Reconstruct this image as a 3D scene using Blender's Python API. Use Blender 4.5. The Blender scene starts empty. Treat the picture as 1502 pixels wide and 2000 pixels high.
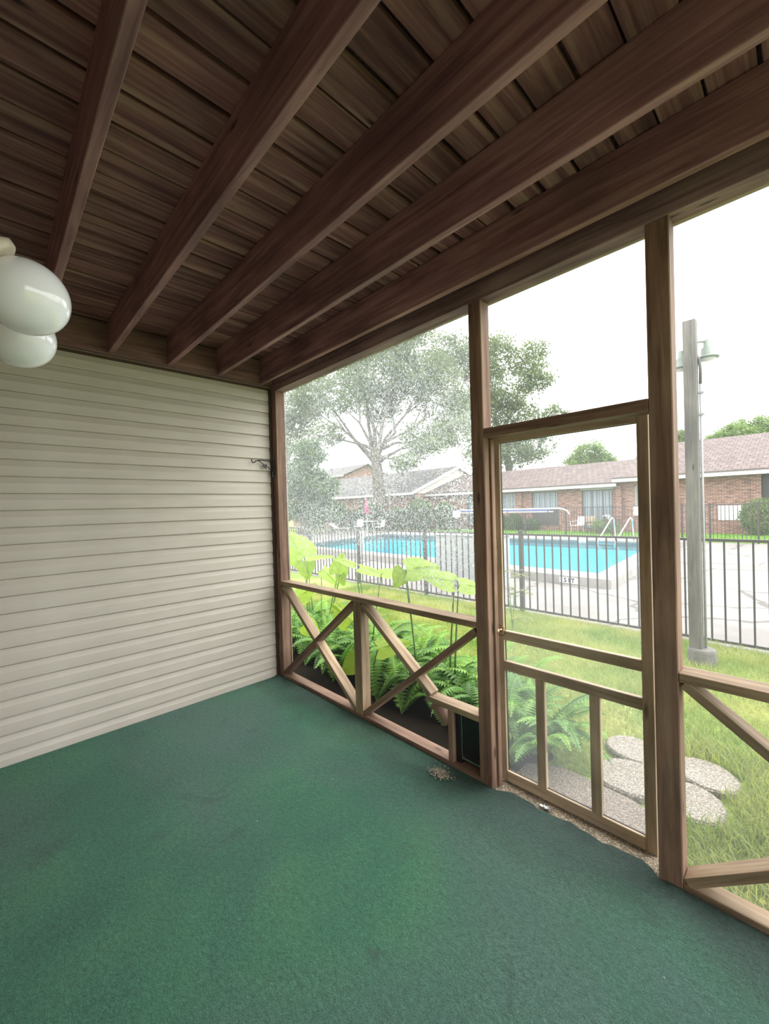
import bpy, bmesh, math, random
import numpy as np
from mathutils import Vector, Matrix
random.seed(7)
S = bpy.context.scene
COL = S.collection
# ------------------------------------------------------------------ camera
fw = Vector((-0.720763, 0.693123, -0.009068)); rt = Vector((0.693056, 0.720320, -0.028518)); up = Vector((0.013234, 0.026839, 0.999552))
cam_d = bpy.data.cameras.new('camera'); cam = bpy.data.objects.new('camera', cam_d); COL.objects.link(cam)
cam_d.sensor_fit = 'HORIZONTAL'; cam_d.sensor_width = 36.0; cam_d.lens = 803.99 / 1502 * 36.0
cam_d.clip_start = 0.02; cam_d.clip_end = 500
CAM = Vector((3.6614, -2.0182, 1.6149))
cam.matrix_world = Matrix(((rt.x, up.x, -fw.x, CAM.x), (rt.y, up.y, -fw.y, CAM.y), (rt.z, up.z, -fw.z, CAM.z), (0, 0, 0, 1)))
S.camera = cam
# ------------------------------------------------------------------ sky, sun, exposure
SKY = 3.1
W = bpy.data.worlds.new('overcast_sky'); S.world = W; W.use_nodes = True
nt = W.node_tree; nt.nodes.clear()
wo = nt.nodes.new('ShaderNodeOutputWorld'); bg = nt.nodes.new('ShaderNodeBackground')
tc = nt.nodes.new('ShaderNodeTexCoord'); mp = nt.nodes.new('ShaderNodeMapping'); mp.inputs['Scale'].default_value = (1, 1, 3)
nz = nt.nodes.new('ShaderNodeTexNoise'); nz.inputs['Scale'].default_value = 1.6; nz.inputs['Detail'].default_value = 5
cr = nt.nodes.new('ShaderNodeValToRGB')
cr.color_ramp.elements[0].position = .3; cr.color_ramp.elements[0].color = (.90, .95, 1, 1)
cr.color_ramp.elements[1].position = .7; cr.color_ramp.elements[1].color = (1, 1, 1, 1)
nt.links.new(tc.outputs['Generated'], mp.inputs['Vector']); nt.links.new(mp.outputs[0], nz.inputs['Vector'])
nt.links.new(nz.outputs['Fac'], cr.inputs[0]); nt.links.new(cr.outputs[0], bg.inputs['Color'])
bg.inputs['Strength'].default_value = SKY; nt.links.new(bg.outputs[0], wo.inputs[0])
sd = bpy.data.lights.new('sun', 'SUN'); sd.energy = 2.0; sd.angle = math.radians(50); sd.color = (1, .98, .94)
so = bpy.data.objects.new('sun', sd); COL.objects.link(so)
so.rotation_euler = Vector((-.35, -.45, -.82)).to_track_quat('-Z', 'Y').to_euler()
so.location = (0, 0, 30)
S.view_settings.view_transform = 'Standard'; S.view_settings.look = 'None'; S.view_settings.gamma = 1.0
S.view_settings.exposure = 0.35; S.view_settings.use_curve_mapping = False
GZ = -0.12
# ------------------------------------------------------------------ materials
MATS = {}
def newmat(name):
    m = bpy.data.materials.new(name); m.use_nodes = True
    n = m.node_tree; n.nodes.clear(); o = n.nodes.new('ShaderNodeOutputMaterial'); return m, n, o
def node(n, t, **k):
    x = n.nodes.new(t)
    for a, v in k.items():
        if a in x.inputs: x.inputs[a].default_value = v
        else: setattr(x, a, v)
    return x
def ramp(n, src, stops):
    c = n.nodes.new('ShaderNodeValToRGB'); e = c.color_ramp.elements
    while len(e) < len(stops): e.new(.5)
    for q, (p, col) in zip(e, stops): q.position = p; q.color = (*col, 1)
    n.links.new(src, c.inputs[0]); return c.outputs[0]
def coords(n, scale=(1, 1, 1), kind='Object', rnd=False):
    t = n.nodes.new('ShaderNodeTexCoord'); m = n.nodes.new('ShaderNodeMapping'); m.inputs['Scale'].default_value = scale
    n.links.new(t.outputs[kind], m.inputs['Vector'])
    if rnd:
        oi = n.nodes.new('ShaderNodeObjectInfo'); mu = n.nodes.new('ShaderNodeVectorMath'); mu.operation = 'SCALE'
        mu.inputs[0].default_value = (37, 71, 53); n.links.new(oi.outputs['Random'], mu.inputs['Scale'])
        n.links.new(mu.outputs[0], m.inputs['Location'])
    return m.outputs[0]
def mixc(n, f, a, b, mode='MIX'):
    x = n.nodes.new('ShaderNodeMix'); x.data_type = 'RGBA'; x.blend_type = mode
    for s, v in ((0, f), (6, a), (7, b)):
        if hasattr(v, 'links') or hasattr(v, 'is_linked'): n.links.new(v, x.inputs[s])
        elif s == 0: x.inputs[0].default_value = v
        else: x.inputs[s].default_value = (*v, 1)
    return x.outputs[2]
def bump(n, h, strength=.3, dist=.01):
    b = n.nodes.new('ShaderNodeBump'); b.inputs['Strength'].default_value = strength; b.inputs['Distance'].default_value = dist
    n.links.new(h, b.inputs['Height']); return b.outputs[0]
def principled(n, o, col, rough=.6, nrm=None, **k):
    p = n.nodes.new('ShaderNodeBsdfPrincipled'); p.inputs['Roughness'].default_value = rough
    if hasattr(col, 'is_linked'): n.links.new(col, p.inputs['Base Color'])
    else: p.inputs['Base Color'].default_value = (*col, 1)
    if nrm is not None: n.links.new(nrm, p.inputs['Normal'])
    for a, v in k.items(): p.inputs[a].default_value = v
    n.links.new(p.outputs[0], o.inputs[0]); return p
def plain(name, col, rough=.6, **k):
    m, n, o = newmat(name)
    v = coords(n, (6, 6, 6), rnd=True); z = node(n, 'ShaderNodeTexNoise', Scale=3.0, Detail=4.0); n.links.new(v, z.inputs['Vector'])
    c = ramp(n, z.outputs['Fac'], [(.3, tuple(x * .88 for x in col)), (.7, tuple(min(1, x * 1.08) for x in col))])
    principled(n, o, c, rough, **k); MATS[name] = m; return m
def wood(name, dark, mid, light, rough=.75, knots=True, gs=1.0):
    m, n, o = newmat(name)
    v = coords(n, (1.6 * gs, 30 * gs, 30 * gs), rnd=True)
    z = node(n, 'ShaderNodeTexNoise', Scale=1.0, Detail=7.0, Roughness=.62, Distortion=.6); n.links.new(v, z.inputs['Vector'])
    c = ramp(n, z.outputs['Fac'], [(.28, dark), (.5, mid), (.74, light)])
    v2 = coords(n, (1.2, 2.5, 2.5), rnd=True)
    z2 = node(n, 'ShaderNodeTexNoise', Scale=1.5, Detail=4.0); n.links.new(v2, z2.inputs['Vector'])
    g = ramp(n, z2.outputs['Fac'], [(.35, (.62, .6, .58)), (.65, (1.12, 1.1, 1.05))])
    c = mixc(n, 1.0, c, g, 'MULTIPLY')
    if knots:
        v3 = coords(n, (2.2, 9, 9), rnd=True)
        k = node(n, 'ShaderNodeTexVoronoi', Scale=1.0); n.links.new(v3, k.inputs['Vector'])
        kf = ramp(n, k.outputs['Distance'], [(.04, (1, 1, 1)), (.11, (0, 0, 0))])
        c = mixc(n, kf, c, tuple(x * .45 for x in dark))
    principled(n, o, c, rough, bump(n, z.outputs['Fac'], .35, .004)); MATS[name] = m; return m
wood('porch_wood', (.19, .12, .07), (.36, .26, .165), (.46, .36, .25))
wood('post_wood', (.12, .06, .042), (.25, .15, .105), (.36, .25, .175))
wood('door_wood', (.42, .32, .22), (.60, .48, .35), (.70, .58, .44), gs=1.3)
wood('beam_wood', (.10, .048, .05), (.20, .105, .10), (.30, .18, .16))
wood('joist_wood', (.15, .065, .075), (.31, .155, .165), (.46, .29, .27))
wood('deck_wood', (.09, .032, .042), (.28, .13, .13), (.52, .335, .27), gs=.8)
wood('header_wood', (.11, .055, .06), (.26, .155, .16), (.40, .27, .25))
wood('lamp_wood', (.085, .078, .07), (.15, .14, .125), (.215, .20, .18))
# white vinyl siding, dusty
m, n, o = newmat('vinyl_siding')
v = coords(n, (1.5, 1.5, 6)); z = node(n, 'ShaderNodeTexNoise', Scale=1.3, Detail=5.0); n.links.new(v, z.inputs['Vector'])
c = ramp(n, z.outputs['Fac'], [(.3, (.52, .46, .39)), (.7, (.61, .55, .475))])
v2 = coords(n, (2, 60, 60)); z2 = node(n, 'ShaderNodeTexNoise', Scale=2.0, Detail=3.0); n.links.new(v2, z2.inputs['Vector'])
principled(n, o, c, .48, bump(n, z2.outputs['Fac'], .08, .003)); MATS['vinyl_siding'] = m
# carpet
m, n, o = newmat('green_carpet')
v = coords(n); z = node(n, 'ShaderNodeTexNoise', Scale=1.1, Detail=5.0, Roughness=.6, Distortion=.4); n.links.new(v, z.inputs['Vector'])
c = ramp(n, z.outputs['Fac'], [(.30, (.028, .112, .074)), (.5, (.040, .162, .098)), (.7, (.062, .205, .105))])
zw = node(n, 'ShaderNodeTexNoise', Scale=.55, Detail=3.0, Distortion=.8); n.links.new(coords(n, (1, 1.6, 1)), zw.inputs['Vector'])
c = mixc(n, ramp(n, zw.outputs['Fac'], [(.42, (0, 0, 0)), (.62, (.75, .75, .75))]), c, (.078, .148, .128))
zf = node(n, 'ShaderNodeTexNoise', Scale=210.0, Detail=3.0, Roughness=.8); n.links.new(coords(n), zf.inputs['Vector'])
c = mixc(n, 1.0, c, ramp(n, zf.outputs['Fac'], [(.3, (.45, .48, .46)), (.7, (1.5, 1.48, 1.45))]), 'MULTIPLY')
zm = node(n, 'ShaderNodeTexNoise', Scale=45.0, Detail=4.0, Roughness=.7); n.links.new(coords(n), zm.inputs['Vector'])
c = mixc(n, 1.0, c, ramp(n, zm.outputs['Fac'], [(.3, (.72, .74, .72)), (.7, (1.25, 1.25, 1.25))]), 'MULTIPLY')
sp = node(n, 'ShaderNodeTexVoronoi', Scale=5.5); n.links.new(coords(n), sp.inputs['Vector'])
c = mixc(n, ramp(n, sp.outputs['Distance'], [(.012, (.8, .8, .8)), (.03, (0, 0, 0))]), c, (.5, .52, .46))
st = node(n, 'ShaderNodeTexNoise', Scale=3.3, Detail=4.0, Distortion=1.0); n.links.new(coords(n), st.inputs['Vector'])
c = mixc(n, ramp(n, st.outputs['Fac'], [(.63, (0, 0, 0)), (.74, (.55, .55, .55))]), c, (.04, .075, .065))
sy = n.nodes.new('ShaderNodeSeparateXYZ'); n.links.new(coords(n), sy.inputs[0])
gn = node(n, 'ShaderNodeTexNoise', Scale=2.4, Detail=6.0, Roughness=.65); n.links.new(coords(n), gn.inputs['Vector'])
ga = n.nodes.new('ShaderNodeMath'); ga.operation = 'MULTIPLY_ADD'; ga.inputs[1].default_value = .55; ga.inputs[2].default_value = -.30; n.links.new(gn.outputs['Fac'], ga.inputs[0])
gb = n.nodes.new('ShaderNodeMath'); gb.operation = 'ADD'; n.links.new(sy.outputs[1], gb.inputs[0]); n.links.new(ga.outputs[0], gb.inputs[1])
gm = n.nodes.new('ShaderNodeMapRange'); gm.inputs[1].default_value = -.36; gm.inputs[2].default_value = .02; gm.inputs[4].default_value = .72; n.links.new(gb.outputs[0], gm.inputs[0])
c = mixc(n, gm.outputs[0], c, (.014, .022, .021))  # shade along the screen wall, painted into the carpet colour with noisy edges
tf = node(n, 'ShaderNodeTexNoise', Scale=75.0, Detail=5.0, Roughness=.75); n.links.new(coords(n), tf.inputs['Vector'])
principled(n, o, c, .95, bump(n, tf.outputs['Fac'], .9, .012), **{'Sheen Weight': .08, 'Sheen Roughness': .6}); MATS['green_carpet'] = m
# concrete / aggregate
def concrete(name, a, b, cracks=False, scale=1.0, speck=None):
    m, n, o = newmat(name)
    z = node(n, 'ShaderNodeTexNoise', Scale=1.3 * scale, Detail=8.0, Roughness=.65); n.links.new(coords(n), z.inputs['Vector'])
    c = ramp(n, z.outputs['Fac'], [(.3, a), (.7, b)])
    h = z.outputs['Fac']
    if cracks:
        w = node(n, 'ShaderNodeTexNoise', Scale=2.0, Detail=4.0); n.links.new(coords(n), w.inputs['Vector'])
        ad = n.nodes.new('ShaderNodeVectorMath'); ad.operation = 'MULTIPLY_ADD'; ad.inputs[1].default_value = (.5, .5, 0)
        n.links.new(w.outputs['Color'], ad.inputs[0]); n.links.new(coords(n), ad.inputs[2])
        vo = node(n, 'ShaderNodeTexVoronoi', Scale=.42); vo.feature = 'DISTANCE_TO_EDGE'; n.links.new(ad.outputs[0], vo.inputs['Vector'])
        c = mixc(n, ramp(n, vo.outputs['Distance'], [(.006, (.85, .85, .85)), (.014, (0, 0, 0))]), c, (.09, .08, .07))
        s2 = node(n, 'ShaderNodeTexNoise', Scale=.8, Detail=5.0); n.links.new(coords(n), s2.inputs['Vector'])
        c = mixc(n, 1.0, c, ramp(n, s2.outputs['Fac'], [(.35, (.85, .83, .8)), (.6, (1.05, 1.04, 1.02))]), 'MULTIPLY')
    if speck:
        vo = node(n, 'ShaderNodeTexVoronoi', Scale=speck, Randomness=1.0); n.links.new(coords(n), vo.inputs['Vector'])
        hs = n.nodes.new('ShaderNodeSeparateColor'); n.links.new(vo.outputs['Color'], hs.inputs[0])
        c = mixc(n, 1.0, c, ramp(n, hs.outputs[0], [(0, (.55, .5, .45)), (.45, (1, .93, .82)), (.9, (1.6, 1.55, 1.45))]), 'MULTIPLY')
        c = mixc(n, ramp(n, vo.outputs['Distance'], [(.3, (0, 0, 0)), (.6, (.8, .8, .8))]), c, tuple(x * .45 for x in a))
        iv = n.nodes.new('ShaderNodeMath'); iv.operation = 'SUBTRACT'; iv.inputs[0].default_value = 1; n.links.new(vo.outputs['Distance'], iv.inputs[1]); h = iv.outputs[0]
    principled(n, o, c, .85, bump(n, h, .5 if speck else .25, .006)); MATS[name] = m; return m
concrete('pool_deck_concrete', (.20, .185, .172), (.265, .25, .238), cracks=True)
concrete('coping_concrete', (.27, .25, .225), (.38, .36, .33), scale=3)
concrete('old_concrete', (.13, .12, .105), (.21, .20, .175), scale=6)
concrete('slab_concrete', (.22, .20, .17), (.32, .3, .27), scale=3)
concrete('aggregate', (.36, .30, .22), (.42, .36, .28), speck=120)
concrete('pebble_pad_mat', (.22, .185, .155), (.30, .26, .22), speck=140)
concrete('stepping_stone_mat', (.32, .29, .25), (.42, .38, .33), speck=120)
# ground
m, n, o = newmat('lawn_soil')
z = node(n, 'ShaderNodeTexNoise', Scale=.9, Detail=6.0); n.links.new(coords(n), z.inputs['Vector'])
c = ramp(n, z.outputs['Fac'], [(.3, (.17, .26, .045)), (.5, (.24, .33, .07)), (.7, (.38, .38, .14))])
z2 = node(n, 'ShaderNodeTexNoise', Scale=25.0, Detail=6.0); n.links.new(coords(n), z2.inputs['Vector'])
c = mixc(n, 1.0, c, ramp(n, z2.outputs['Fac'], [(.3, (.55, .55, .5)), (.7, (1.2, 1.2, 1.1))]), 'MULTIPLY')
principled(n, o, c, .95, bump(n, z2.outputs['Fac'], .6, .03)); MATS['lawn_soil'] = m
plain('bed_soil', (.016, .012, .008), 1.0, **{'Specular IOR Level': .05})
def leafmat(name, a, b, trans=.35, sc=1.2, rough=.5):
    m, n, o = newmat(name)
    z = node(n, 'ShaderNodeTexNoise', Scale=sc, Detail=5.0); n.links.new(coords(n, rnd=True), z.inputs['Vector'])
    c = ramp(n, z.outputs['Fac'], [(.32, a), (.68, b)])
    p = principled(n, o, c, rough); t = n.nodes.new('ShaderNodeBsdfTranslucent'); n.links.new(mixc(n, 1.0, c, (1.25, 1.35, .7), 'MULTIPLY'), t.inputs[0])
    x = n.nodes.new('ShaderNodeMixShader'); x.inputs[0].default_value = trans
    n.links.new(p.outputs[0], x.inputs[1]); n.links.new(t.outputs[0], x.inputs[2]); n.links.new(x.outputs[0], o.inputs[0])
    MATS[name] = m; return m
leafmat('grass_blades', (.17, .27, .045), (.46, .43, .17), .4, 1.6)
leafmat('fern_green', (.07, .17, .03), (.16, .33, .06), .3, 3)
leafmat('fern_light', (.16, .32, .05), (.27, .46, .08), .35, 3)
leafmat('elephant_ear', (.25, .38, .03), (.36, .48, .05), .42, 8)
leafmat('oak_leaves', (.11, .145, .08), (.20, .24, .12), .3, .4)
leafmat('bush_leaves', (.07, .12, .05), (.15, .22, .08), .3, 1)
leafmat('light_tree_leaves', (.14, .21, .08), (.26, .34, .13), .35, .4)
leafmat('sprig_leaves', (.15, .17, .06), (.27, .27, .1), .35, 4)
plain('bark', (.16, .135, .11), .95); plain('stalk_green', (.17, .27, .08), .6)
# insect screens
def screen(name, base, wet=None):
    m, n, o = newmat(name)
    tr = n.nodes.new('ShaderNodeBsdfTransparent'); df = n.nodes.new('ShaderNodeBsdfDiffuse'); df.inputs[0].default_value = (.55, .56, .56, 1)
    tl = n.nodes.new('ShaderNodeBsdfTranslucent'); tl.inputs[0].default_value = (.85, .88, .9, 1)
    a = n.nodes.new('ShaderNodeMixShader'); a.inputs[0].default_value = .75; n.links.new(df.outputs[0], a.inputs[1]); n.links.new(tl.outputs[0], a.inputs[2])
    x = n.nodes.new('ShaderNodeMixShader'); n.links.new(tr.outputs[0], x.inputs[1]); n.links.new(a.outputs[0], x.inputs[2]); n.links.new(x.outputs[0], o.inputs[0])
    if wet is None: x.inputs[0].default_value = base
    else:
        z = node(n, 'ShaderNodeTexNoise', Scale=78.0, Detail=3.0, Roughness=.65, Distortion=1.5); n.links.new(coords(n), z.inputs['Vector'])
        lo = node(n, 'ShaderNodeTexNoise', Scale=1.7, Detail=3.0); n.links.new(coords(n), lo.inputs['Vector'])
        r1 = n.nodes.new('ShaderNodeMapRange'); r1.inputs[1].default_value = .51; r1.inputs[2].default_value = .565; n.links.new(z.outputs['Fac'], r1.inputs[0])
        r2 = n.nodes.new('ShaderNodeMapRange'); r2.inputs[1].default_value = .35; r2.inputs[2].default_value = .65; r2.inputs[3].default_value = .25; n.links.new(lo.outputs['Fac'], r2.inputs[0])
        mu = n.nodes.new('ShaderNodeMath'); mu.operation = 'MULTIPLY'; n.links.new(r1.outputs[0], mu.inputs[0]); n.links.new(r2.outputs[0], mu.inputs[1])
        ma = n.nodes.new('ShaderNodeMath'); ma.operation = 'MULTIPLY_ADD'; ma.inputs[1].default_value = wet; ma.inputs[2].default_value = base; n.links.new(mu.outputs[0], ma.inputs[0])
        sz = n.nodes.new('ShaderNodeSeparateXYZ'); n.links.new(coords(n), sz.inputs[0])
        mh = n.nodes.new('ShaderNodeMapRange'); mh.inputs[1].default_value = .95; mh.inputs[2].default_value = 1.45; mh.inputs[3].default_value = .22; n.links.new(sz.outputs[2], mh.inputs[0])
        mq = n.nodes.new('ShaderNodeMath'); mq.operation = 'MULTIPLY'; n.links.new(ma.outputs[0], mq.inputs[0]); n.links.new(mh.outputs[0], mq.inputs[1]); n.links.new(mq.outputs[0], x.inputs[0])
    MATS[name] = m
screen('clear_screen_mesh', .007); screen('screen_mesh', .07); screen('wet_screen_mesh', .12, .62); screen('door_screen_mesh', .12)
# brick, shingles, siding far
def brickmat(name, c1, c2, mortar, bw, bh, ms, uz=1.0, rough=.85):
    m, n, o = newmat(name)
    t = n.nodes.new('ShaderNodeTexCoord'); s = n.nodes.new('ShaderNodeSeparateXYZ'); n.links.new(t.outputs['Object'], s.inputs[0])
    ad = n.nodes.new('ShaderNodeMath'); n.links.new(s.outputs[0], ad.inputs[0]); n.links.new(s.outputs[1], ad.inputs[1])
    if uz != 1.0: ad = None
    mz = n.nodes.new('ShaderNodeMath'); mz.operation = 'MULTIPLY'; mz.inputs[1].default_value = uz; n.links.new(s.outputs[2], mz.inputs[0])
    cb = n.nodes.new('ShaderNodeCombineXYZ'); n.links.new((ad.outputs[0] if ad else s.outputs[0]), cb.inputs[0]); n.links.new(mz.outputs[0], cb.inputs[1])
    b = n.nodes.new('ShaderNodeTexBrick'); b.inputs['Scale'].default_value = 1.0; b.inputs['Brick Width'].default_value = bw; b.inputs['Row Height'].default_value = bh
    b.inputs['Mortar Size'].default_value = ms; b.inputs['Color1'].default_value = (*c1, 1); b.inputs['Color2'].default_value = (*c2, 1); b.inputs['Mortar'].default_value = (*mortar, 1)
    n.links.new(cb.outputs[0], b.inputs['Vector'])
    z = node(n, 'ShaderNodeTexNoise', Scale=1.0, Detail=4.0); mm = n.nodes.new('ShaderNodeMapping'); mm.inputs['Scale'].default_value = (3, 12, 1)
    n.links.new(cb.outputs[0], mm.inputs['Vector']); n.links.new(mm.outputs[0], z.inputs['Vector'])
    c = mixc(n, 1.0, b.outputs['Color'], ramp(n, z.outputs['Fac'], [(.35, (.6, .6, .6)), (.65, (1.35, 1.3, 1.3))]), 'MULTIPLY')
    principled(n, o, c, rough, bump(n, b.outputs['Fac'], -.4, .01)); MATS[name] = m
brickmat('red_brick', (.20, .075, .048), (.31, .155, .11), (.34, .29, .25), .22, .075, .011)
brickmat('brown_shingles', (.125, .088, .078), (.175, .132, .118), (.065, .05, .045), .32, .42, .02, uz=3.1)
brickmat('grey_shingles', (.11, .10, .095), (.15, .14, .132), (.08, .072, .068), .32, .42, .02, uz=3.1)
m, n, o = newmat('lap_siding')
t = n.nodes.new('ShaderNodeTexCoord'); s = n.nodes.new('ShaderNodeSeparateXYZ'); n.links.new(t.outputs['Object'], s.inputs[0])
mu = n.nodes.new('ShaderNodeMath'); mu.operation = 'MULTIPLY'; mu.inputs[1].default_value = 5.0; n.links.new(s.outputs[2], mu.inputs[0])
fr = n.nodes.new('ShaderNodeMath'); fr.operation = 'FRACT'; n.links.new(mu.outputs[0], fr.inputs[0])
principled(n, o, ramp(n, fr.outputs[0], [(0, (.3, .27, .22)), (.16, (.56, .52, .45)), (1, (.6, .56, .48))]), .7); MATS['lap_siding'] = m
for a in [('white_paint', (.72, .72, .70), .5), ('gutter_dark', (.12, .09, .08), .5), ('window_frame_dark', (.09, .085, .08), .4), ('blinds', (.50, .52, .55), .6),
          ('window_trim', (.46, .45, .40), .6), ('cabinet_grey', (.36, .37, .37), .6), ('sign_white', (.75, .76, .76), .5), ('black_paint', (.02, .02, .02), .5),
          ('magenta_canvas', (.34, .07, .16), .8), ('wicker', (.10, .09, .08), .7), ('tan_cushion', (.42, .33, .25), .9), ('pool_plaster', (.32, .70, .80), .8),
          ('water_tile', (.12, .17, .22), .3), ('jtrim', (.5, .47, .41), .5), ('brown_trim', (.07, .032, .022), .7), ('flap_vinyl', (.012, .012, .013), .35),
          ('house_wall', (.30, .24, .20), .8), ('crumbs', (.55, .47, .36), .9), ('pale_post', (.55, .56, .5), .6), ('blue_pole', (.12, .16, .38), .4)]:
    plain(*a)
plain('fence_metal', (.07, .062, .062), .42, Metallic=.3)
plain('chrome', (.75, .77, .78), .2, Metallic=1.0); plain('brass', (.45, .33, .17), .35, Metallic=.9); plain('lantern_green', (.22, .26, .22), .5)
plain('sconce_canopy', (.62, .54, .42), .45)
m, n, o = newmat('opal_glass'); principled(n, o, (.95, .93, 1.0), .08, **{'Coat Weight': .6, 'Coat Roughness': .03, 'Subsurface Weight': .3, 'Subsurface Radius': (.05, .05, .05)}); MATS['opal_glass'] = m
m, n, o = newmat('lantern_glass'); p = principled(n, o, (.8, .8, .75), .1); p.inputs['Alpha'].default_value = .45; MATS['lantern_glass'] = m
m, n, o = newmat('window_glass'); p = principled(n, o, (.30, .36, .40), .05); p.inputs['Alpha'].default_value = .22; MATS['window_glass'] = m
# pool water
m, n, o = newmat('pool_water')
z = node(n, 'ShaderNodeTexNoise', Scale=2.2, Detail=4.0, Distortion=1.0); n.links.new(coords(n, (1, 1.6, 1)), z.inputs['Vector'])
bm_ = bump(n, z.outputs['Fac'], .22, .05)
tr = n.nodes.new('ShaderNodeBsdfTransparent'); tr.inputs[0].default_value = (.62, .93, .98, 1)
gl = n.nodes.new('ShaderNodeBsdfGlossy'); gl.inputs['Roughness'].default_value = .06; n.links.new(bm_, gl.inputs['Normal'])
fz = n.nodes.new('ShaderNodeFresnel'); fz.inputs[0].default_value = 1.33; n.links.new(bm_, fz.inputs['Normal'])
ml = n.nodes.new('ShaderNodeMath'); ml.operation = 'MULTIPLY'; ml.inputs[1].default_value = .55; n.links.new(fz.outputs[0], ml.inputs[0])
x = n.nodes.new('ShaderNodeMixShader'); n.links.new(ml.outputs[0], x.inputs[0]); n.links.new(tr.outputs[0], x.inputs[1]); n.links.new(gl.outputs[0], x.inputs[2]); n.links.new(x.outputs[0], o.inputs[0])
MATS['pool_water'] = m
# ------------------------------------------------------------------ mesh helpers
class MB:
    def __init__(s): s.v = []; s.f = []; s.sm = False
    def add(s, vs, fs):
        b = len(s.v); s.v += [tuple(q) for q in vs]; s.f += [tuple(i + b for i in f) for f in fs]; return s
    def box(s, x0, x1, y0, y1, z0, z1):
        return s.add([(x, y, z) for x in (x0, x1) for y in (y0, y1) for z in (z0, z1)],
                     [(0, 1, 3, 2), (4, 6, 7, 5), (0, 4, 5, 1), (2, 3, 7, 6), (0, 2, 6, 4), (1, 5, 7, 3)])
    def tube(s, pts, r, n=8, cap=True):
        pts = [Vector(p) for p in pts]; k = len(pts); rs = r if isinstance(r, (list, tuple)) else [r] * k
        vs = []; ref = None
        for i, p in enumerate(pts):
            t = (pts[min(i + 1, k - 1)] - pts[max(i - 1, 0)]).normalized()
            if ref is None: ref = Vector((0, 0, 1)) if abs(t.z) < .9 else Vector((1, 0, 0))
            a = t.cross(ref).normalized(); b = a.cross(t).normalized(); ref = b
            for j in range(n):
                w = 2 * math.pi * j / n; vs.append(p + (a * math.cos(w) + b * math.sin(w)) * rs[i])
        fs = [(i * n + j, i * n + (j + 1) % n, (i + 1) * n + (j + 1) % n, (i + 1) * n + j) for i in range(k - 1) for j in range(n)]
        if cap: fs += [tuple(range(n - 1, -1, -1)), tuple(range((k - 1) * n, k * n))]
        return s.add(vs, fs)
    def lathe(s, prof, c=(0, 0, 0), n=24):
        vs = [(c[0] + r * math.cos(2 * math.pi * j / n), c[1] + r * math.sin(2 * math.pi * j / n), c[2] + z) for r, z in prof for j in range(n)]
        fs = [(i * n + j, i * n + (j + 1) % n, (i + 1) * n + (j + 1) % n, (i + 1) * n + j) for i in range(len(prof) - 1) for j in range(n)]
        fs += [tuple(range(n - 1, -1, -1)), tuple(range((len(prof) - 1) * n, len(prof) * n))]
        return s.add(vs, fs)
    def quad(s, a, b, c, d): return s.add([a, b, c, d], [(0, 1, 2, 3)])
    def mesh(s, name, mat, smooth=False):
        me = bpy.data.meshes.new(name); me.from_pydata(s.v, [], s.f)
        if mat: me.materials.append(MATS[mat])
        if smooth: me.polygons.foreach_set('use_smooth', [True] * len(me.polygons))
        me.update(); return me
    def obj(s, name, mat, parent=None, loc=None, smooth=False, bevel=0):
        return link(name, s.mesh(name, mat, smooth), parent, loc, bevel)
def link(name, me, parent=None, loc=None, bevel=0):
    o = bpy.data.objects.new(name, me); COL.objects.link(o)
    if parent: o.parent = parent
    if loc is not None: o.location = loc
    if bevel:
        b = o.modifiers.new('bevel', 'BEVEL'); b.width = bevel; b.segments = 1; b.limit_method = 'ANGLE'
    return o
def tag(o, label=None, cat=None, group=None, kind=None):
    for k, v in (('label', label), ('category', cat), ('group', group), ('kind', kind)):
        if v: o[k] = v
    return o
def empty(name, loc=(0, 0, 0), **k):
    o = bpy.data.objects.new(name, None); o.empty_display_size = .1; COL.objects.link(o); o.location = loc; return tag(o, **k)
def beam(name, p0, p1, th, dp, mat, parent=None, bevel=.0025):
    """timber along p0-p1 (centre line); th = size across in the plane containing z, dp = size along the horizontal normal"""
    p0 = Vector(p0); p1 = Vector(p1)
    if parent is not None: off = parent.location; p0 = p0 - off; p1 = p1 - off
    X = (p1 - p0); L = X.length; X = X.normalized()
    ref = Vector((0, 1, 0)) if abs(X.y) < .9 else Vector((1, 0, 0))
    Z = X.cross(ref).normalized(); Y = Z.cross(X).normalized()
    o = MB().box(0, L, -dp / 2, dp / 2, -th / 2, th / 2).obj(name, mat, parent, bevel=bevel)
    o.matrix_local = Matrix(((X.x, Y.x, Z.x, p0.x), (X.y, Y.y, Z.y, p0.y), (X.z, Y.z, Z.z, p0.z), (0, 0, 0, 1)))
    return o
XE = 6.3      # far end of the porch, behind the camera
YB = -2.36    # house wall behind the camera
# ================================================================== STRUCTURE
floor = MB().box(-.1, XE, YB - .1, .15, -.16, -.012).obj('floor', 'slab_concrete'); tag(floor, 'concrete porch slab under the green carpet', kind='structure')
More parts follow.
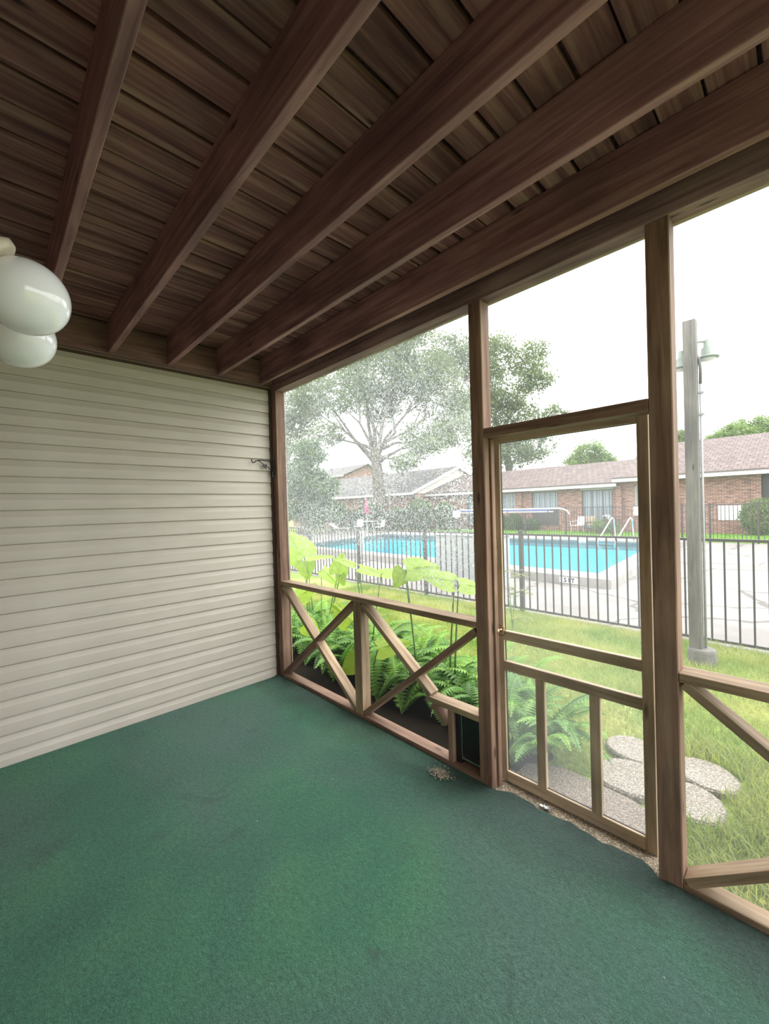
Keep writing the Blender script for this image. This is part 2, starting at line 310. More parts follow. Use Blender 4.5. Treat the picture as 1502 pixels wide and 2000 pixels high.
# carpet: grid with rumpled edge
random.seed(3)
nx, ny = 160, 60
vs = []; fs = []
def edge_y(x):
    if 2.385 < x < 3.18:
        w = .040 + .008 * math.sin(x * 23) + .006 * math.sin(x * 61 + 1); k = min((x - 2.385) / .06, (3.184 - x) / .012, 1)
        return -.004 + k * (w + .004)
    return -.004
for i in range(nx + 1):
    x = .004 + (XE - .01) * i / nx
    for j in range(ny + 1):
        t = j / ny; y = YB + .005 + (edge_y(x) - YB) * (1 - (1 - t) ** 1.6)
        d = edge_y(x) - y
        z = .0 + (.012 * math.exp(-(d / .04) ** 2) if not 2.38 < x < 3.19 else .004 * math.exp(-(d / .03) ** 2)) + .0015 * math.sin(x * 7) * math.sin(y * 6)
        z += .006 * math.exp(-((x) / .05) ** 2)
        vs.append((x, y, z))
for i in range(nx):
    for j in range(ny):
        a = i * (ny + 1) + j; fs.append((a, a + ny + 1, a + ny + 2, a + 1))
mb = MB(); mb.add(vs, fs)
b0 = len(mb.v)
rim = [(i * (ny + 1) + ny) for i in range(nx + 1)]
mb.add([(mb.v[k][0], mb.v[k][1], -.012) for k in rim], [])
mb.f += [(rim[i], rim[i + 1], b0 + i + 1, b0 + i) for i in range(nx)]
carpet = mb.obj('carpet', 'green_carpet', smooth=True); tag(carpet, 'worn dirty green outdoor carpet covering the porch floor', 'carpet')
# ---- left wall: dutch lap vinyl courses
wl = empty('wall_left', (0, 0, 0), label='cream vinyl siding wall at the far end of the porch', kind='structure')
MB().box(-.1, -.0205, YB - .1, .09, -.01, 2.80).obj('sheathing', 'house_wall', wl); MB().box(-.1, -.001, YB - .1, .12, 2.80, 3.09).obj('sheathing', 'house_wall', wl)
P = .1127; NC = 25
prof = [(-.018, 0), (0, .0), (.0008, .004), (-.001, .066), (-.004, .074), (-.0125, .100), (-.0135, .106), (-.020, .108), (-.020, P)]
vs = []; fs = []
for y in (YB - .05, -.0):
    vs += [(x, y, z) for x, z in prof]
k = len(prof)
fs = [(i, i + 1, k + i + 1, k + i) for i in range(k - 1)] + [tuple(range(k)), tuple(range(2 * k - 1, k - 1, -1))]
me = MB().add(vs, fs).mesh('siding_board', 'vinyl_siding')
z0 = 2.80 - NC * P
for i in range(NC - 1, -1, -1):
    o = link('siding_board', me, wl, (0, 0, z0 + i * P))
MB().box(-.013, .006, YB - .05, 0, -.01, z0 + .004).obj('starter_trim', 'jtrim', wl)
MB().box(-.013, .012, YB - .05, 0, 2.797, 2.812).obj('top_trim', 'brown_trim', wl)
# ---- screened wall
wr = empty('wall_right', (0, 0, 0), label='timber framed insect screen wall with crossed braces and a screen door', kind='structure')
HB = 2.775
def post(x0, x1, mat='post_wood', z1=HB): return beam('post', ((x0 + x1) / 2, .0445, -.01), ((x0 + x1) / 2, .0445, z1), x1 - x0, .089, mat, wr, .004)
post(.008, .088); post(2.300, 2.383); post(3.186, 3.272); post(5.55, 5.64)
beam('header', (0, .0445, 2.90), (XE, .0445, 2.90), .25, .089, 'header_wood', wr)
beam('header_trim', (0, .105, 2.815), (XE, .105, 2.815), .075, .03, 'porch_wood', wr)
beam('corner_trim', (.004, -.012, -.01), (.004, -.012, 2.8), .02, .024, 'brown_trim', wr)
def rail(x0, x1, z0, z1, mat='porch_wood', nm='rail', y0=0, y1=.089): return beam(nm, (x0, (y0 + y1) / 2, (z0 + z1) / 2), (x1, (y0 + y1) / 2, (z0 + z1) / 2), z1 - z0, y1 - y0, mat, wr)
rail(.088, 2.300, .902, .940); rail(3.272, 5.55, .868, .906)
rail(2.383, 3.186, 1.995, 2.048, 'post_wood', 'transom_rail')
rail(.088, 2.300, 0, .038, 'post_wood', nm='bottom_plate'); rail(3.272, 5.55, -.005, .036, nm='bottom_plate')
beam('stud', (1.219, .0445, .038), (1.219, .0445, .902), .088, .085, 'porch_wood', wr)
beam('stud', (4.41, .0445, .036), (4.41, .0445, .868), .088, .085, 'porch_wood', wr)
beam('stud', (2.092, .0445, .038), (2.092, .0445, .355), .040, .085, 'post_wood', wr)
rail(1.90, 2.300, .355, .391, nm='short_rail')
def brace(a, b, mat='porch_wood', dp=.083): return beam('brace', (a[0], .0445, a[1]), (b[0], .0445, b[1]), .037, dp, mat, wr)
brace((.103, .885), (1.165, .055)); brace((.105, .055), (1.165, .885), 'post_wood', .087)
brace((1.272, .885), (1.93, .395)); brace((1.945, .345), (2.06, .25), 'post_wood'); brace((1.272, .055), (2.290, .885), 'post_wood', .087)
brace((3.285, .862), (4.36, .055)); brace((3.285, .040), (4.36, .85), dp=.087)
brace((4.46, .85), (5.54, .055)); brace((4.46, .055), (5.54, .85), dp=.087)
beam('door_stop', (2.3895, .07, 0), (2.3895, .07, 1.995), .013, .036, 'post_wood', wr)
# screens stapled to the outside
def scr(x0, x1, z0, z1, mat, y=.094, parent=None):
    p = parent or wr
    return MB().quad((x0, y, z0), (x1, y, z0), (x1, y, z1), (x0, y, z1)).obj('insect_screen', mat, p)
scr(.02, 2.37, .92, 2.79, 'wet_screen_mesh'); scr(.02, 2.37, .0, .92, 'clear_screen_mesh'); scr(2.32, 3.25, 2.02, 2.79, 'screen_mesh'); scr(3.2, 6.2, .0, 2.79, 'screen_mesh')
# batten strips holding the screen at the outside
def batten(a, b, w=.03, mat='porch_wood'): return beam('batten', (a[0], .104, a[1]), (b[0], .104, b[1]), w, .015, mat, wr)
batten((.052, .02), (.052, 2.77), .065); batten((2.335, .02), (2.335, 2.77), .05); batten((3.24, .02), (3.24, 2.77), .05)
batten((.088, .921), (2.31, .921), .034); batten((3.265, .887), (5.55, .887), .034); batten((2.36, 2.03), (3.215, 2.03), .03)
# ---- screen door
dr = empty('door_1', (3.155, .125, 0), label='tan wooden screen door with two middle rails and two short uprights', kind='structure')
def dbeam(nm, x0, x1, z0, z1, y0=.125, y1=.153, vert=False, mat='door_wood'):
    if vert: return beam(nm, ((x0 + x1) / 2, (y0 + y1) / 2, z0), ((x0 + x1) / 2, (y0 + y1) / 2, z1), x1 - x0, y1 - y0, mat, dr)
    return beam(nm, (x0, (y0 + y1) / 2, (z0 + z1) / 2), (x1, (y0 + y1) / 2, (z0 + z1) / 2), z1 - z0, y1 - y0, mat, dr)
dbeam('stile', 2.360, 2.405, .0, 2.03, vert=True); dbeam('stile', 3.107, 3.155, .0, 2.03, vert=True)
dbeam('top_rail', 2.405, 3.107, 1.975, 2.03); dbeam('middle_rail', 2.405, 3.107, .829, .883); dbeam('middle_rail', 2.405, 3.107, .650, .706)
dbeam('bottom_rail', 2.405, 3.107, 0.0, .062)
dbeam('upright', 2.590, 2.640, .062, .650, vert=True); dbeam('upright', 2.872, 2.922, .062, .650, vert=True)
def sdoor(nm, *a): 
    o = MB().box(*a).obj(nm, 'window_frame_dark', dr, bevel=0); o.location = -dr.location; return o
for a in [(2.405, 2.4085, .14, .146, .062, 1.975), (3.1035, 3.107, .14, .146, .062, 1.975), (2.405, 3.107, .14, .146, 1.9715, 1.975), (2.405, 3.107, .14, .146, .062, .0655)]: sdoor('spline', *a)
s_ = scr(2.405, 3.107, .06, 1.976, 'door_screen_mesh', .156, dr); s_.location = -dr.location
hg = MB().box(2.368, 2.381, .107, .1245, 1.23, 1.42).obj('hinge', 'porch_wood', wr)
mb = MB().lathe([(.012, 0), (.014, .004), (.006, .01), (.006, .028), (.016, .034), (.019, .045), (.014, .055), (.004, .058)], n=16)
kb = mb.obj('door_knob', 'brass', dr, smooth=True); kb.matrix_local = Matrix.Translation((2.385 - 3.155, 0, .885)) @ Matrix.Rotation(math.radians(90), 4, 'X')
kr = MB().tube([(.03 * math.cos(a), 0, .03 * math.sin(a)) for a in [i * math.pi / 8 for i in range(17)]], .0025, 6).obj('latch_ring', 'brass', dr, (2.392 - 3.155, -.012, .885))
# ---- pet door
pd = empty('pet_door', (2.22, .06, .04), label='small black pet flap door under the short rail beside the post', cat='pet door')
def loc_box(nm, mat, par, *a, bevel=0):
    L = par.location; return MB().box(a[0] - L.x, a[1] - L.x, a[2] - L.y, a[3] - L.y, a[4] - L.z, a[5] - L.z).obj(nm, mat, par, bevel=bevel)
loc_box('flap', 'flap_vinyl', pd, 2.156, 2.298, .052, .056, .078, .35)
for a in [(2.150, 2.156, .035, .06, .06, .353), (2.156, 2.299, .035, .06, .066, .078)]: loc_box('frame', 'chrome', pd, *a)
loc_box('surround', 'flap_vinyl', pd, 2.113, 2.150, .03, .085, .04, .354); loc_box('surround', 'flap_vinyl', pd, 2.113, 2.299, .062, .085, .04, .354)
# ---- house wall behind the camera
wb = MB().box(-.1, XE, YB - .1, YB, -.01, 3.1).obj('wall_back', 'house_wall'); tag(wb, 'house wall behind the camera', kind='structure')
# ---- ceiling: joists + deck boards
ce = empty('ceiling', (0, 0, 2.83), label='dark open joist ceiling under plank decking', kind='structure')
y3 = -1.3455; sp = .4064
for k in range(-2, 4):
    y = y3 + k * sp
    bw = beam('joist', (.0, y + .019, 2.829 + .115), (XE, y + .019, 2.829 + .115), .23, .038, 'joist_wood', ce, .003)
random.seed(11)
x = -.08; bi = 0
while x < XE:
    w = .138 + random.uniform(-.004, .004)
    zz = 3.060 + random.choice([0, 0, .003, .007])
    beam('deck_board', (x + w / 2, YB - .1, zz + .015), (x + w / 2, .09, zz + .015), .03, w, 'deck_wood', ce, .003)
    x += w + random.choice([.009, .013, .016, .022]); bi += 1
MB().box(-.15, XE + .1, YB - .15, .30, 3.100, 3.16).obj('gap_light_block', 'beam_wood', ce, (0, 0, -2.83))  # sheet added over the boards to block light coming through their gaps
beam('ledger', (.019, YB, 2.94), (.019, 0, 2.94), .23, .038, 'beam_wood', ce)
# threshold
th = MB().box(2.384, 3.185, .0, .165, -.05, -.006).obj('trim_1', 'aggregate'); tag(th, 'exposed pebble threshold strip under the screen door', kind='structure')
# ================================================================== GROUND
def poly(name, pts, z0, z1, mat, hole=None, **k):
    mb = MB(); n_ = len(pts)
    if hole is None:
        mb.add([(x, y, z1) for x, y in pts] + [(x, y, z0) for x, y in pts], [tuple(range(n_))] + [(i, i + n_, (i + 1) % n_ + n_, (i + 1) % n_) for i in range(n_)])
    else:
        mb.add([(x, y, z) for z in (z1, z0) for q in (pts, hole) for x, y in q],
               [f for i in range(n_) for j in [(i + 1) % n_] for f in ((i, j, j + n_, i + n_), (i + 2 * n_, j + 2 * n_, j, i), (i + n_, j + n_, j + 3 * n_, i + 3 * n_))])
    o = mb.obj(name, mat); tag(o, **k); return o
# pool outlines (counter clockwise)
outer = [(.90, 6.78), (.20, 18.0), (-15.3, 17.2), (-13.6, 7.6)]
inner = [(.42, 7.50), (-.35, 15.9), (-14.6, 15.5), (-12.9, 8.1)]
big = [(200, -60), (200, 200), (-200, 200), (-200, -60)]
# lawn sheets around the deck, no overlap with the slab or the pool deck
lawn = MB()
lawn.box(-200, -.1, -60, 4.15, -.5, GZ); lawn.box(-.1, 200, .15, 4.15, -.5, GZ); lawn.box(XE, 200, -60, .15, -.5, GZ); lawn.box(-.1, XE, -60, YB - .1, -.5, GZ)
lawn.box(-200, 200, 18.7, 200, -.5, GZ); lawn.box(-200, -24, 4.15, 18.7, -.5, GZ); lawn.box(40, 200, 4.15, 18.7, -.5, GZ)
tag(lawn.obj('lawn', 'lawn_soil'), 'lawn ground around the porch and the pool', kind='structure')
deck_o = [(40, 4.15), (40, 18.7), (-24, 18.7), (-24, 4.15)]
poly('pool_deck', deck_o, -.5, GZ + .005, 'pool_deck_concrete', hole=[(.80, 6.9), (.15, 17.9), (-15.1, 17.1), (-13.5, 7.7)], label='pale cracked concrete deck around the pool', kind='structure')
pool = empty('swimming_pool', (-6, 11, 0), label='blue swimming pool with raised pale coping behind the black fence', cat='swimming pool')
def lpoly(nm, mat, outer_, inner_, z0, z1):
    L = pool.location; f = lambda q: [(x - L.x, y - L.y) for x, y in q]
    o = poly(nm, f(outer_), z0, z1, mat, f(inner_)); o.parent = pool; return o
lpoly('coping', 'coping_concrete', outer, inner, -.3, .07)
L = pool.location
mb = MB(); q = [(x - L.x, y - L.y) for x, y in inner]
mb.add([(x, y, z) for z in (.03, -.16) for x, y in q], [(i, i + 4, (i + 1) % 4 + 4, (i + 1) % 4) for i in range(4)]); mb.obj('tile_band', 'water_tile', pool)
mb.v = [(x * .9995, y * .9995, z) for x, y, z in mb.v]
mb = MB(); mb.add([(x, y, z) for z in (-.16, -1.5) for x, y in q], [(i, i + 4, (i + 1) % 4 + 4, (i + 1) % 4) for i in range(4)] + [(7, 6, 5, 4)]); mb.obj('basin', 'pool_plaster', pool)
mb = MB(); mb.add([(x, y, -.02) for x, y in q], [(0, 1, 2, 3)]); mb.obj('water', 'pool_water', pool)
# depth marker "5 FT" on the near outer face of the coping
def text(body, size, mat, parent, mtx, name='lettering'):
    c = bpy.data.curves.new(name, 'FONT'); c.body = body; c.size = size; c.extrude = .001; c.align_x = 'CENTER'; c.align_y = 'CENTER'; c.offset = size * .03
    o = bpy.data.objects.new(name, c); me = bpy.data.meshes.new_from_object(o); bpy.data.objects.remove(o); bpy.data.curves.remove(c)
    me.materials.clear(); me.materials.append(MATS[mat]); o = bpy.data.objects.new(name, me); COL.objects.link(o); o.parent = parent; o.matrix_local = mtx; return o
fdir = (Vector((outer[3][0], outer[3][1], 0)) - Vector((outer[0][0], outer[0][1], 0))).normalized()
ctr = Vector((outer[0][0], outer[0][1], -.03)) + fdir * .84
nrm = Vector((fdir.y, -fdir.x, 0)) * 1.0
if nrm.y > 0: nrm = -nrm
xa = -fdir
Rm = Matrix(((xa.x, 0, nrm.x, 0), (xa.y, 0, nrm.y, 0), (0, 1, 0, 0), (0, 0, 0, 1)))
pl = MB().box(-.21, .21, -.06, .06, 0, .006).obj('depth_plate', 'sign_white', pool); pl.matrix_local = Matrix.Translation(ctr - L + nrm * .002) @ Rm
text('5 FT', .125, 'black_paint', pl, Matrix.Translation((0, 0, .008)))
pl2 = MB().box(-.15, .15, -.04, .04, 0, .006).obj('depth_plate', 'sign_white', pool)
pl2.matrix_local = Matrix.Translation(Vector((-3.0, 15.74, .02)) - L) @ Matrix(((1, 0, 0, 0), (0, 0, -1, 0), (0, 1, 0, 0), (0, 0, 0, 1)))
text('8', .075, 'black_paint', pl2, Matrix.Translation((0, 0, .008)))
# ladder rails at the far edge
ld = empty('pool_ladder', (-1.6, 15.9, .07), label='pair of shiny metal grab rails at the far pool edge', cat='pool ladder')
for xx in (-.35, .3):
    MB().tube([(xx - .42, -.35, -.25), (xx - .38, -.3, 0), (xx + .0, .05, .84), (xx + .04, .1, .9), (xx + .08, .15, .84), (xx + .1, .25, .0)], .03, 8).obj('grab_rail', 'chrome', ld, smooth=True)
for k in range(2): MB().box(-.72, -.1, -.36, -.30, -.12 - k * .25, -.09 - k * .25).obj('step', 'chrome', ld)
# ================================================================== FENCES
def picket_mesh(w, h): return MB().box(-w / 2, w / 2, -w / 2, w / 2, 0, h).mesh('picket', 'fence_metal')
def fence(label, y, x0, x1, post_x, pitch, phase, top, pw, individual=True, cap=True):
    f = empty('metal_fence', (x0, y, GZ), label=label, cat='fence')
    def B(nm, *a): return MB().box(a[0] - x0, a[1] - x0, a[2] - y, a[3] - y, a[4] - GZ, a[5] - GZ).obj(nm, 'fence_metal', f)
    B('top_rail', x0, x1, y - .014, y + .014, top - .03, top); B('bottom_rail', x0, x1, y - .014, y + .014, GZ + .045, GZ + .075)
    pm = MB().box(-.03, .03, -.03, .03, 0, top - GZ + .03); pm.box(-.036, .036, -.036, .036, top - GZ + .03, top - GZ + .045); pm = pm.mesh('post', 'fence_metal')
    for px in post_x: link('post', pm, f, (px - x0, 0, 0))
    n0 = math.ceil((x0 - phase) / pitch); n1 = math.floor((x1 - phase) / pitch); xs = [phase + k * pitch for k in range(n0, n1 + 1)]
    xs = [q for q in xs if all(abs(q - p) > .05 for p in post_x)]
    if individual:
        me = picket_mesh(pw, top - GZ - .08)
        for q in xs: link('picket', me, f, (q - x0, 0, .06))
    else:
        mb = MB()
        for q in xs: mb.box(q - x0 - pw / 2, q - x0 + pw / 2, -pw / 2, pw / 2, .06, top - GZ - .02)
        tag(mb.obj('pickets', 'fence_metal', f), kind='stuff')
    return f
fence('near black metal picket fence between the lawn and the pool deck', 4.15, -12.0, 6.6, [.40 + 2.03 * k for k in range(-6, 4)], .127, .02, 1.145, .018)
fence('far black metal picket fence on the lawn side beyond the pool', 18.7, -26, 7.0, [-24.2, -22.1, -19.9, -17.7, -15.6, -13.5, -11.35, -9.2, -7.04, -4.87, -2.74, -.1, .82, 2.25, 4.4, 6.5], .125, .04, 1.40, .018, individual=False)
# ================================================================== LAMP POST
lp = empty('lamp_post', (2.785, 3.39, GZ), label='square grey wooden lamp post set in a concrete footing beside the fence', cat='lamp post')
o = beam('post', (2.785, 3.385, .0), (2.785, 3.385, 3.50), .112, .112, 'lamp_wood', lp, .004)
mb = MB(); oc = []
for k in range(8):
    a = math.radians(22.5 + 45 * k); oc.append((.13 * math.cos(a), .13 * math.sin(a)))
vs = [(x * s, y * s, z) for z, s in ((-.05, 1.08), (.13, 1.0), (.16, .93)) for x, y in oc]
mb.add(vs, [(i + r * 8, (i + 1) % 8 + r * 8, (i + 1) % 8 + r * 8 + 8, i + r * 8 + 8) for r in (0, 1) for i in range(8)] + [tuple(range(16, 24))])
mb.obj('concrete_footing', 'old_concrete', lp, (.045, -.0, 0), bevel=.006)
MB().tube([(.075, .03, .15), (.075, .03, 2.95)], .012, 8).obj('conduit', 'cabinet_grey', lp, smooth=True)
MB().tube([(.075, .03, 2.95), (.078, .03, 3.1), (.07, .02, 3.2), (.03, .055, 3.30)], .014, 8).obj('cable_elbow', 'window_frame_dark', lp, smooth=True)
for z in (2.62, 2.85): MB().box(.05, .105, .01, .05, z, z + .02).obj('conduit_clip', 'cabinet_grey', lp)
def lantern(cx, cy, cz):
    a = MB().lathe([(.022, 0), (.03, .02), (.05, .04), (.055, .09), (.05, .12), (.075, .13), (.10, .115), (.105, .10), (.06, .10)][::-1], n=20)
    g = bpy.data.objects
    o = MB().lathe([(.104, .0), (.108, .012), (.06, .03), (.052, .04), (.052, .11), (.03, .13), (.028, .2), (.0, .2)][:7] + [(.005, .2)], n=20).obj('lantern_cap', 'lantern_green', lp, (cx, cy, cz), smooth=True)
    MB().lathe([(.01, -.10), (.045, -.09), (.07, -.04), (.085, .0), (.08, .004)], n=20).obj('lantern_glass', 'lantern_glass', lp, (cx, cy, cz), smooth=True)
    return o
lantern(.115, .17, 3.235); MB().tube([(.0, .06, 3.38), (.05, .12, 3.42), (.115, .17, 3.42)], .012, 8).obj('lantern_arm', 'lantern_green', lp)
lantern(-.11, .17, 3.18); MB().tube([(-.0, .06, 3.33), (-.05, .12, 3.37), (-.11, .17, 3.37)], .012, 8).obj('lantern_arm', 'lantern_green', lp)
# ================================================================== CABINET behind the fence
cb = empty('utility_cabinet', (-1.5, 5.6, GZ), label='pale grey utility cabinet standing on the pool deck behind the near fence', cat='cabinet')
MB().box(-.83, .75, -.25, .25, .0, 1.08).obj('body', 'cabinet_grey', cb, bevel=.01); MB().box(-.86, .78, -.28, .28, 1.08, 1.13).obj('lid', 'cabinet_grey', cb, bevel=.01)
for k in range(3): MB().box(-.76 + k * .51, -.29 + k * .51, -.262, -.25, .08, 1.0).obj('door_panel', 'cabinet_grey', cb, bevel=.004)
o = MB().lathe([(.07, 0), (.07, .7), (.05, .74)], n=12).obj('bollard', 'pale_post', None, (-8.0, 8.0, .07)); tag(o, 'short pale bollard standing on the near coping of the pool', 'bollard')
# ================================================================== HOUSES
def bx(par, nm, mat, *a, bevel=0): return loc_box(nm, mat, par, *a, bevel=bevel)
def gable_roof(par, mat, x0, x1, ye, yr, yb, ze, zr, th=.12, nm='roof'):
    L = par.location; P_ = []
    for x in (x0, x1):
        for y, z in ((ye, ze), (yr, zr), (yb, ze), (yb, ze - th), (yr, zr - th), (ye, ze - th)): P_.append((x - L.x, y - L.y, z - L.z))
    f = [(i, (i + 1) % 6, (i + 1) % 6 + 6, i + 6) for i in range(6)] + [(0, 5, 4, 1), (1, 4, 3, 2), (6, 7, 10, 11), (7, 8, 9, 10)]
    f = [tuple(reversed(q)) for q in f]
    return MB().add(P_, f).obj(nm, mat, par)
def window(par, x0, x1, z0, z1, y, muntin=None, blinds=True, frame='window_frame_dark'):
    bx(par, 'window_glass', 'window_glass', x0, x1, y - .03, y - .02, z0, z1)
    w = .06; fr = MB(); L = par.location
    for a in [(x0, x0 + w, z0, z1), (x1 - w, x1, z0, z1), (x0, x1, z1 - w, z1), (x0, x1, z0, z0 + w)]: fr.box(a[0] - L.x, a[1] - L.x, y - .05 - L.y, y - .01 - L.y, a[2] - L.z, a[3] - L.z)
    fr.obj('window_frame', frame, par)
    if blinds:
        mb = MB(); k = int((x1 - x0 - .12) / .11)
        for i in range(k):
            xx = x0 + .06 + (i + .1) * (x1 - x0 - .12) / k; zz = .0
            mb.box(xx - L.x, xx + (.045 + .03 * ((i * 7) % 3)) - L.x, y - .018 - L.y, y - .010 - L.y, z0 + .08 - L.z, z1 - .06 - L.z)
        mb.obj('blind', 'blinds', par); bx(par, 'window_backing', 'wicker', x0, x1, y + .02, y + .03, z0, z1)
    if muntin:
        for i in range(1, muntin[0]): bx(par, 'muntin', frame, x0 + (x1 - x0) * i / muntin[0] - .015, x0 + (x1 - x0) * i / muntin[0] + .015, y - .045, y - .035, z0, z1)
        for i in range(1, muntin[1]): bx(par, 'muntin', frame, x0, x1, y - .045, y - .035, z0 + (z1 - z0) * i / muntin[1] - .015, z0 + (z1 - z0) * i / muntin[1] + .015)
HY = 24.0
# lower middle house
h1 = empty('brick_house', (-10, HY, GZ), label='long low brick house with sliding door and wide window behind the pool', cat='house')
def wall_with_openings(par, x0, x1, z0, z1, y, ops, mat='red_brick'):
    """brick skin in vertical strips around the openings"""
    mb = MB(); L = par.location; x = x0
    for a, b, c, d in sorted(ops):
        mb.box(x - L.x, a - L.x, y - L.y, y + .2 - L.y, z0 - L.z, z1 - L.z)
        if c > z0: mb.box(a - L.x, b - L.x, y - L.y, y + .2 - L.y, z0 - L.z, c - L.z)
        if d < z1: mb.box(a - L.x, b - L.x, y - L.y, y + .2 - L.y, d - L.z, z1 - L.z)
        x = b
    mb.box(x - L.x, x1 - L.x, y - L.y, y + .2 - L.y, z0 - L.z, z1 - L.z); return mb.obj('brick_wall', mat, par)
ops = [(-14.4, -12.9, .05, 2.3), (-11.5, -10.45, 1.3, 2.35), (-9.25, -7.5, .2, 2.40), (-6.05, -4.34, .0, 2.35)]
wall_with_openings(h1, -18, -4.1, GZ, 2.48, HY, ops)
bx(h1, 'inner_wall', 'house_wall', -17.9, -4.2, HY + .3, HY + .5, GZ, 2.5)
window(h1, -14.4, -12.9, .05, 2.3, HY + .08); window(h1, -11.5, -10.45, 1.3, 2.35, HY + .1, (2, 3), True, 'window_trim'); window(h1, -9.25, -7.5, 1.25, 2.40, HY + .1)
bx(h1, 'apron_panel', 'window_frame_dark', -9.25, -7.5, HY + .05, HY + .12, .2, 1.25)
window(h1, -6.05, -4.34, .0, 2.35, HY + .1, (3, 1)); bx(h1, 'lintel', 'window_trim', -6.12, -4.25, HY - .03, HY, 2.35, 2.5)
bx(h1, 'lintel', 'window_trim', -9.3, -7.45, HY - .03, HY, 2.40, 2.5)
bx(h1, 'brick_pier', 'red_brick', -10.3, -9.9, HY - .15, HY, GZ, 2.48)
gable_roof(h1, 'brown_shingles', -17.95, -4.0, HY - .7, 28.5, 33, 2.72, 4.36)
bx(h1, 'fascia', 'white_paint', -17.95, -3.95, HY - .72, HY - .62, 2.47, 2.64); bx(h1, 'gutter', 'gutter_dark', -17.95, -3.98, HY - .76, HY - .7, 2.64, 2.72)
bx(h1, 'soffit', 'white_paint', -17.95, -4.0, HY - .62, HY + .0, 2.48, 2.50)
# right taller section
h2 = empty('brick_house', (2, HY, GZ), label='taller brick house section on the right with white vent panel', cat='house')
ops = [(-3.20, -2.35, 1.2, 2.5)]
wall_with_openings(h2, -4.1, 2.02, GZ, 2.72, HY - .05, ops); bx(h2, 'brick_wall', 'red_brick', 2.6, 9, HY - .05, HY + .15, GZ, 2.72); bx(h2, 'recess_wall', 'window_frame_dark', 2.02, 2.6, HY + .4, HY + .6, GZ, 2.72)
bx(h2, 'inner_wall', 'house_wall', -4.0, 9, HY + .7, HY + .9, GZ, 2.7)
bx(h2, 'brick_pier', 'red_brick', -4.12, -3.82, HY - .25, HY - .05, GZ, 2.72); bx(h2, 'brick_pier', 'red_brick', 1.66, 2.02, HY - .12, HY - .05, GZ, 2.72)
window(h2, -3.20, -2.35, 1.2, 2.5, HY + .05, (2, 3), True, 'window_trim')
bx(h2, 'vent_panel', 'sign_white', .43, 1.34, HY - .09, HY - .05, .55, 1.27, bevel=.01)
for k in range(9): bx(h2, 'louver', 'white_paint', .50, 1.27, HY - .105, HY - .09, .62 + k * .07, .65 + k * .07)
gable_roof(h2, 'brown_shingles', -4.1, 9.5, HY - .8, 31, 38, 2.95, 5.42)
bx(h2, 'fascia', 'white_paint', -4.12, 9.5, HY - .82, HY - .72, 2.70, 2.88); bx(h2, 'gutter', 'gutter_dark', -4.12, 9.5, HY - .86, HY - .8, 2.88, 2.95); bx(h2, 'soffit', 'white_paint', -4.1, 9.5, HY - .72, HY - .05, 2.70, 2.72)
# gable end fill above the lower roof
L = h2.location
MB().add([(-4.05 - L.x, HY - L.y, 2.8 - L.z), (-4.05 - L.x, 31 - L.y, 5.3 - L.z), (-4.05 - L.x, 37.8 - L.y, 2.8 - L.z), (-3.95 - L.x, HY - L.y, 2.8 - L.z), (-3.95 - L.x, 31 - L.y, 5.3 - L.z), (-3.95 - L.x, 37.8 - L.y, 2.8 - L.z)],
         [(0, 1, 2), (5, 4, 3), (0, 2, 5, 3)]).obj('gable_wall', 'lap_siding', h2)
bx(h2, 'rake_board', 'white_paint', -4.13, -4.08, HY - .8, HY - .3, 2.84, 2.95)
# left house with sided gable
h3 = empty('gabled_house', (-18, 27.8, GZ), label='grey roofed house with a cream sided gable end left of the pool', cat='house')
L = h3.location
wall_with_openings(h3, -36, -18.05, GZ, 2.6, 22.2, [(-33, -31.4, .9, 2.2), (-28.5, -27, .9, 2.2)])
window(h3, -33, -31.4, .9, 2.2, 22.3); window(h3, -28.5, -27, .9, 2.2, 22.3)
bx(h3, 'side_wall', 'red_brick', -18.2, -18.0, 22.2, 33.4, GZ, 2.7)
ex = -18.0
MB().add([(x - L.x, y - L.y, z - L.z) for x in (ex, ex - .15) for y, z in ((21.9, 2.72), (27.8, 5.0), (33.7, 2.72))], [(0, 1, 2), (5, 4, 3), (0, 2, 5, 3), (0, 3, 4, 1), (1, 4, 5, 2)]).obj('gable_siding', 'lap_siding', h3)
gable_roof(h3, 'grey_shingles', -37, -17.75, 21.5, 27.8, 34.1, 2.80, 5.16)
for s, (ya, yb) in enumerate(((21.5, 27.8), (34.1, 27.8))):
    o = beam('rake_board', (-17.73, ya, 2.70), (-17.73, yb, 5.06), .2, .05, 'white_paint', h3, 0)
bx(h3, 'fascia', 'white_paint', -37, -17.75, 21.45, 21.52, 2.6, 2.78)
for vx, vy in ((-21.5, 26.0), (-26, 27)): MB().lathe([(.05, 0), (.05, .45)], n=8).obj('vent_pipe', 'window_frame_dark', h3, (vx - L.x, vy - L.y, 2.8 + (vy - 21.5) * .375 - L.z - .05))
# two storey brick house far left
h4 = empty('two_storey_house', (-46, 38, GZ), label='two storey brick house with pale roof far behind the oak', cat='house')
bx(h4, 'brick_wall', 'red_brick', -50, -41.5, 34, 42, GZ, 6.3)
L = h4.location
MB().add([(x - L.x, y - L.y, z - L.z) for x in (-41.5, -41.7) for y, z in ((34, 6.3), (38, 7.95), (42, 6.3))], [(0, 1, 2), (5, 4, 3), (0, 2, 5, 3), (0, 3, 4, 1), (1, 4, 5, 2)]).obj('gable_wall', 'red_brick', h4)
gable_roof(h4, 'grey_shingles', -51, -41, 33.3, 38, 42.7, 6.4, 8.2); bx(h4, 'fascia', 'white_paint', -51, -41, 33.2, 33.3, 6.2, 6.4)
for k in range(3): window(h4, -49.2 + k * 2.6, -47.8 + k * 2.6, 3.8, 5.4, 34.0)
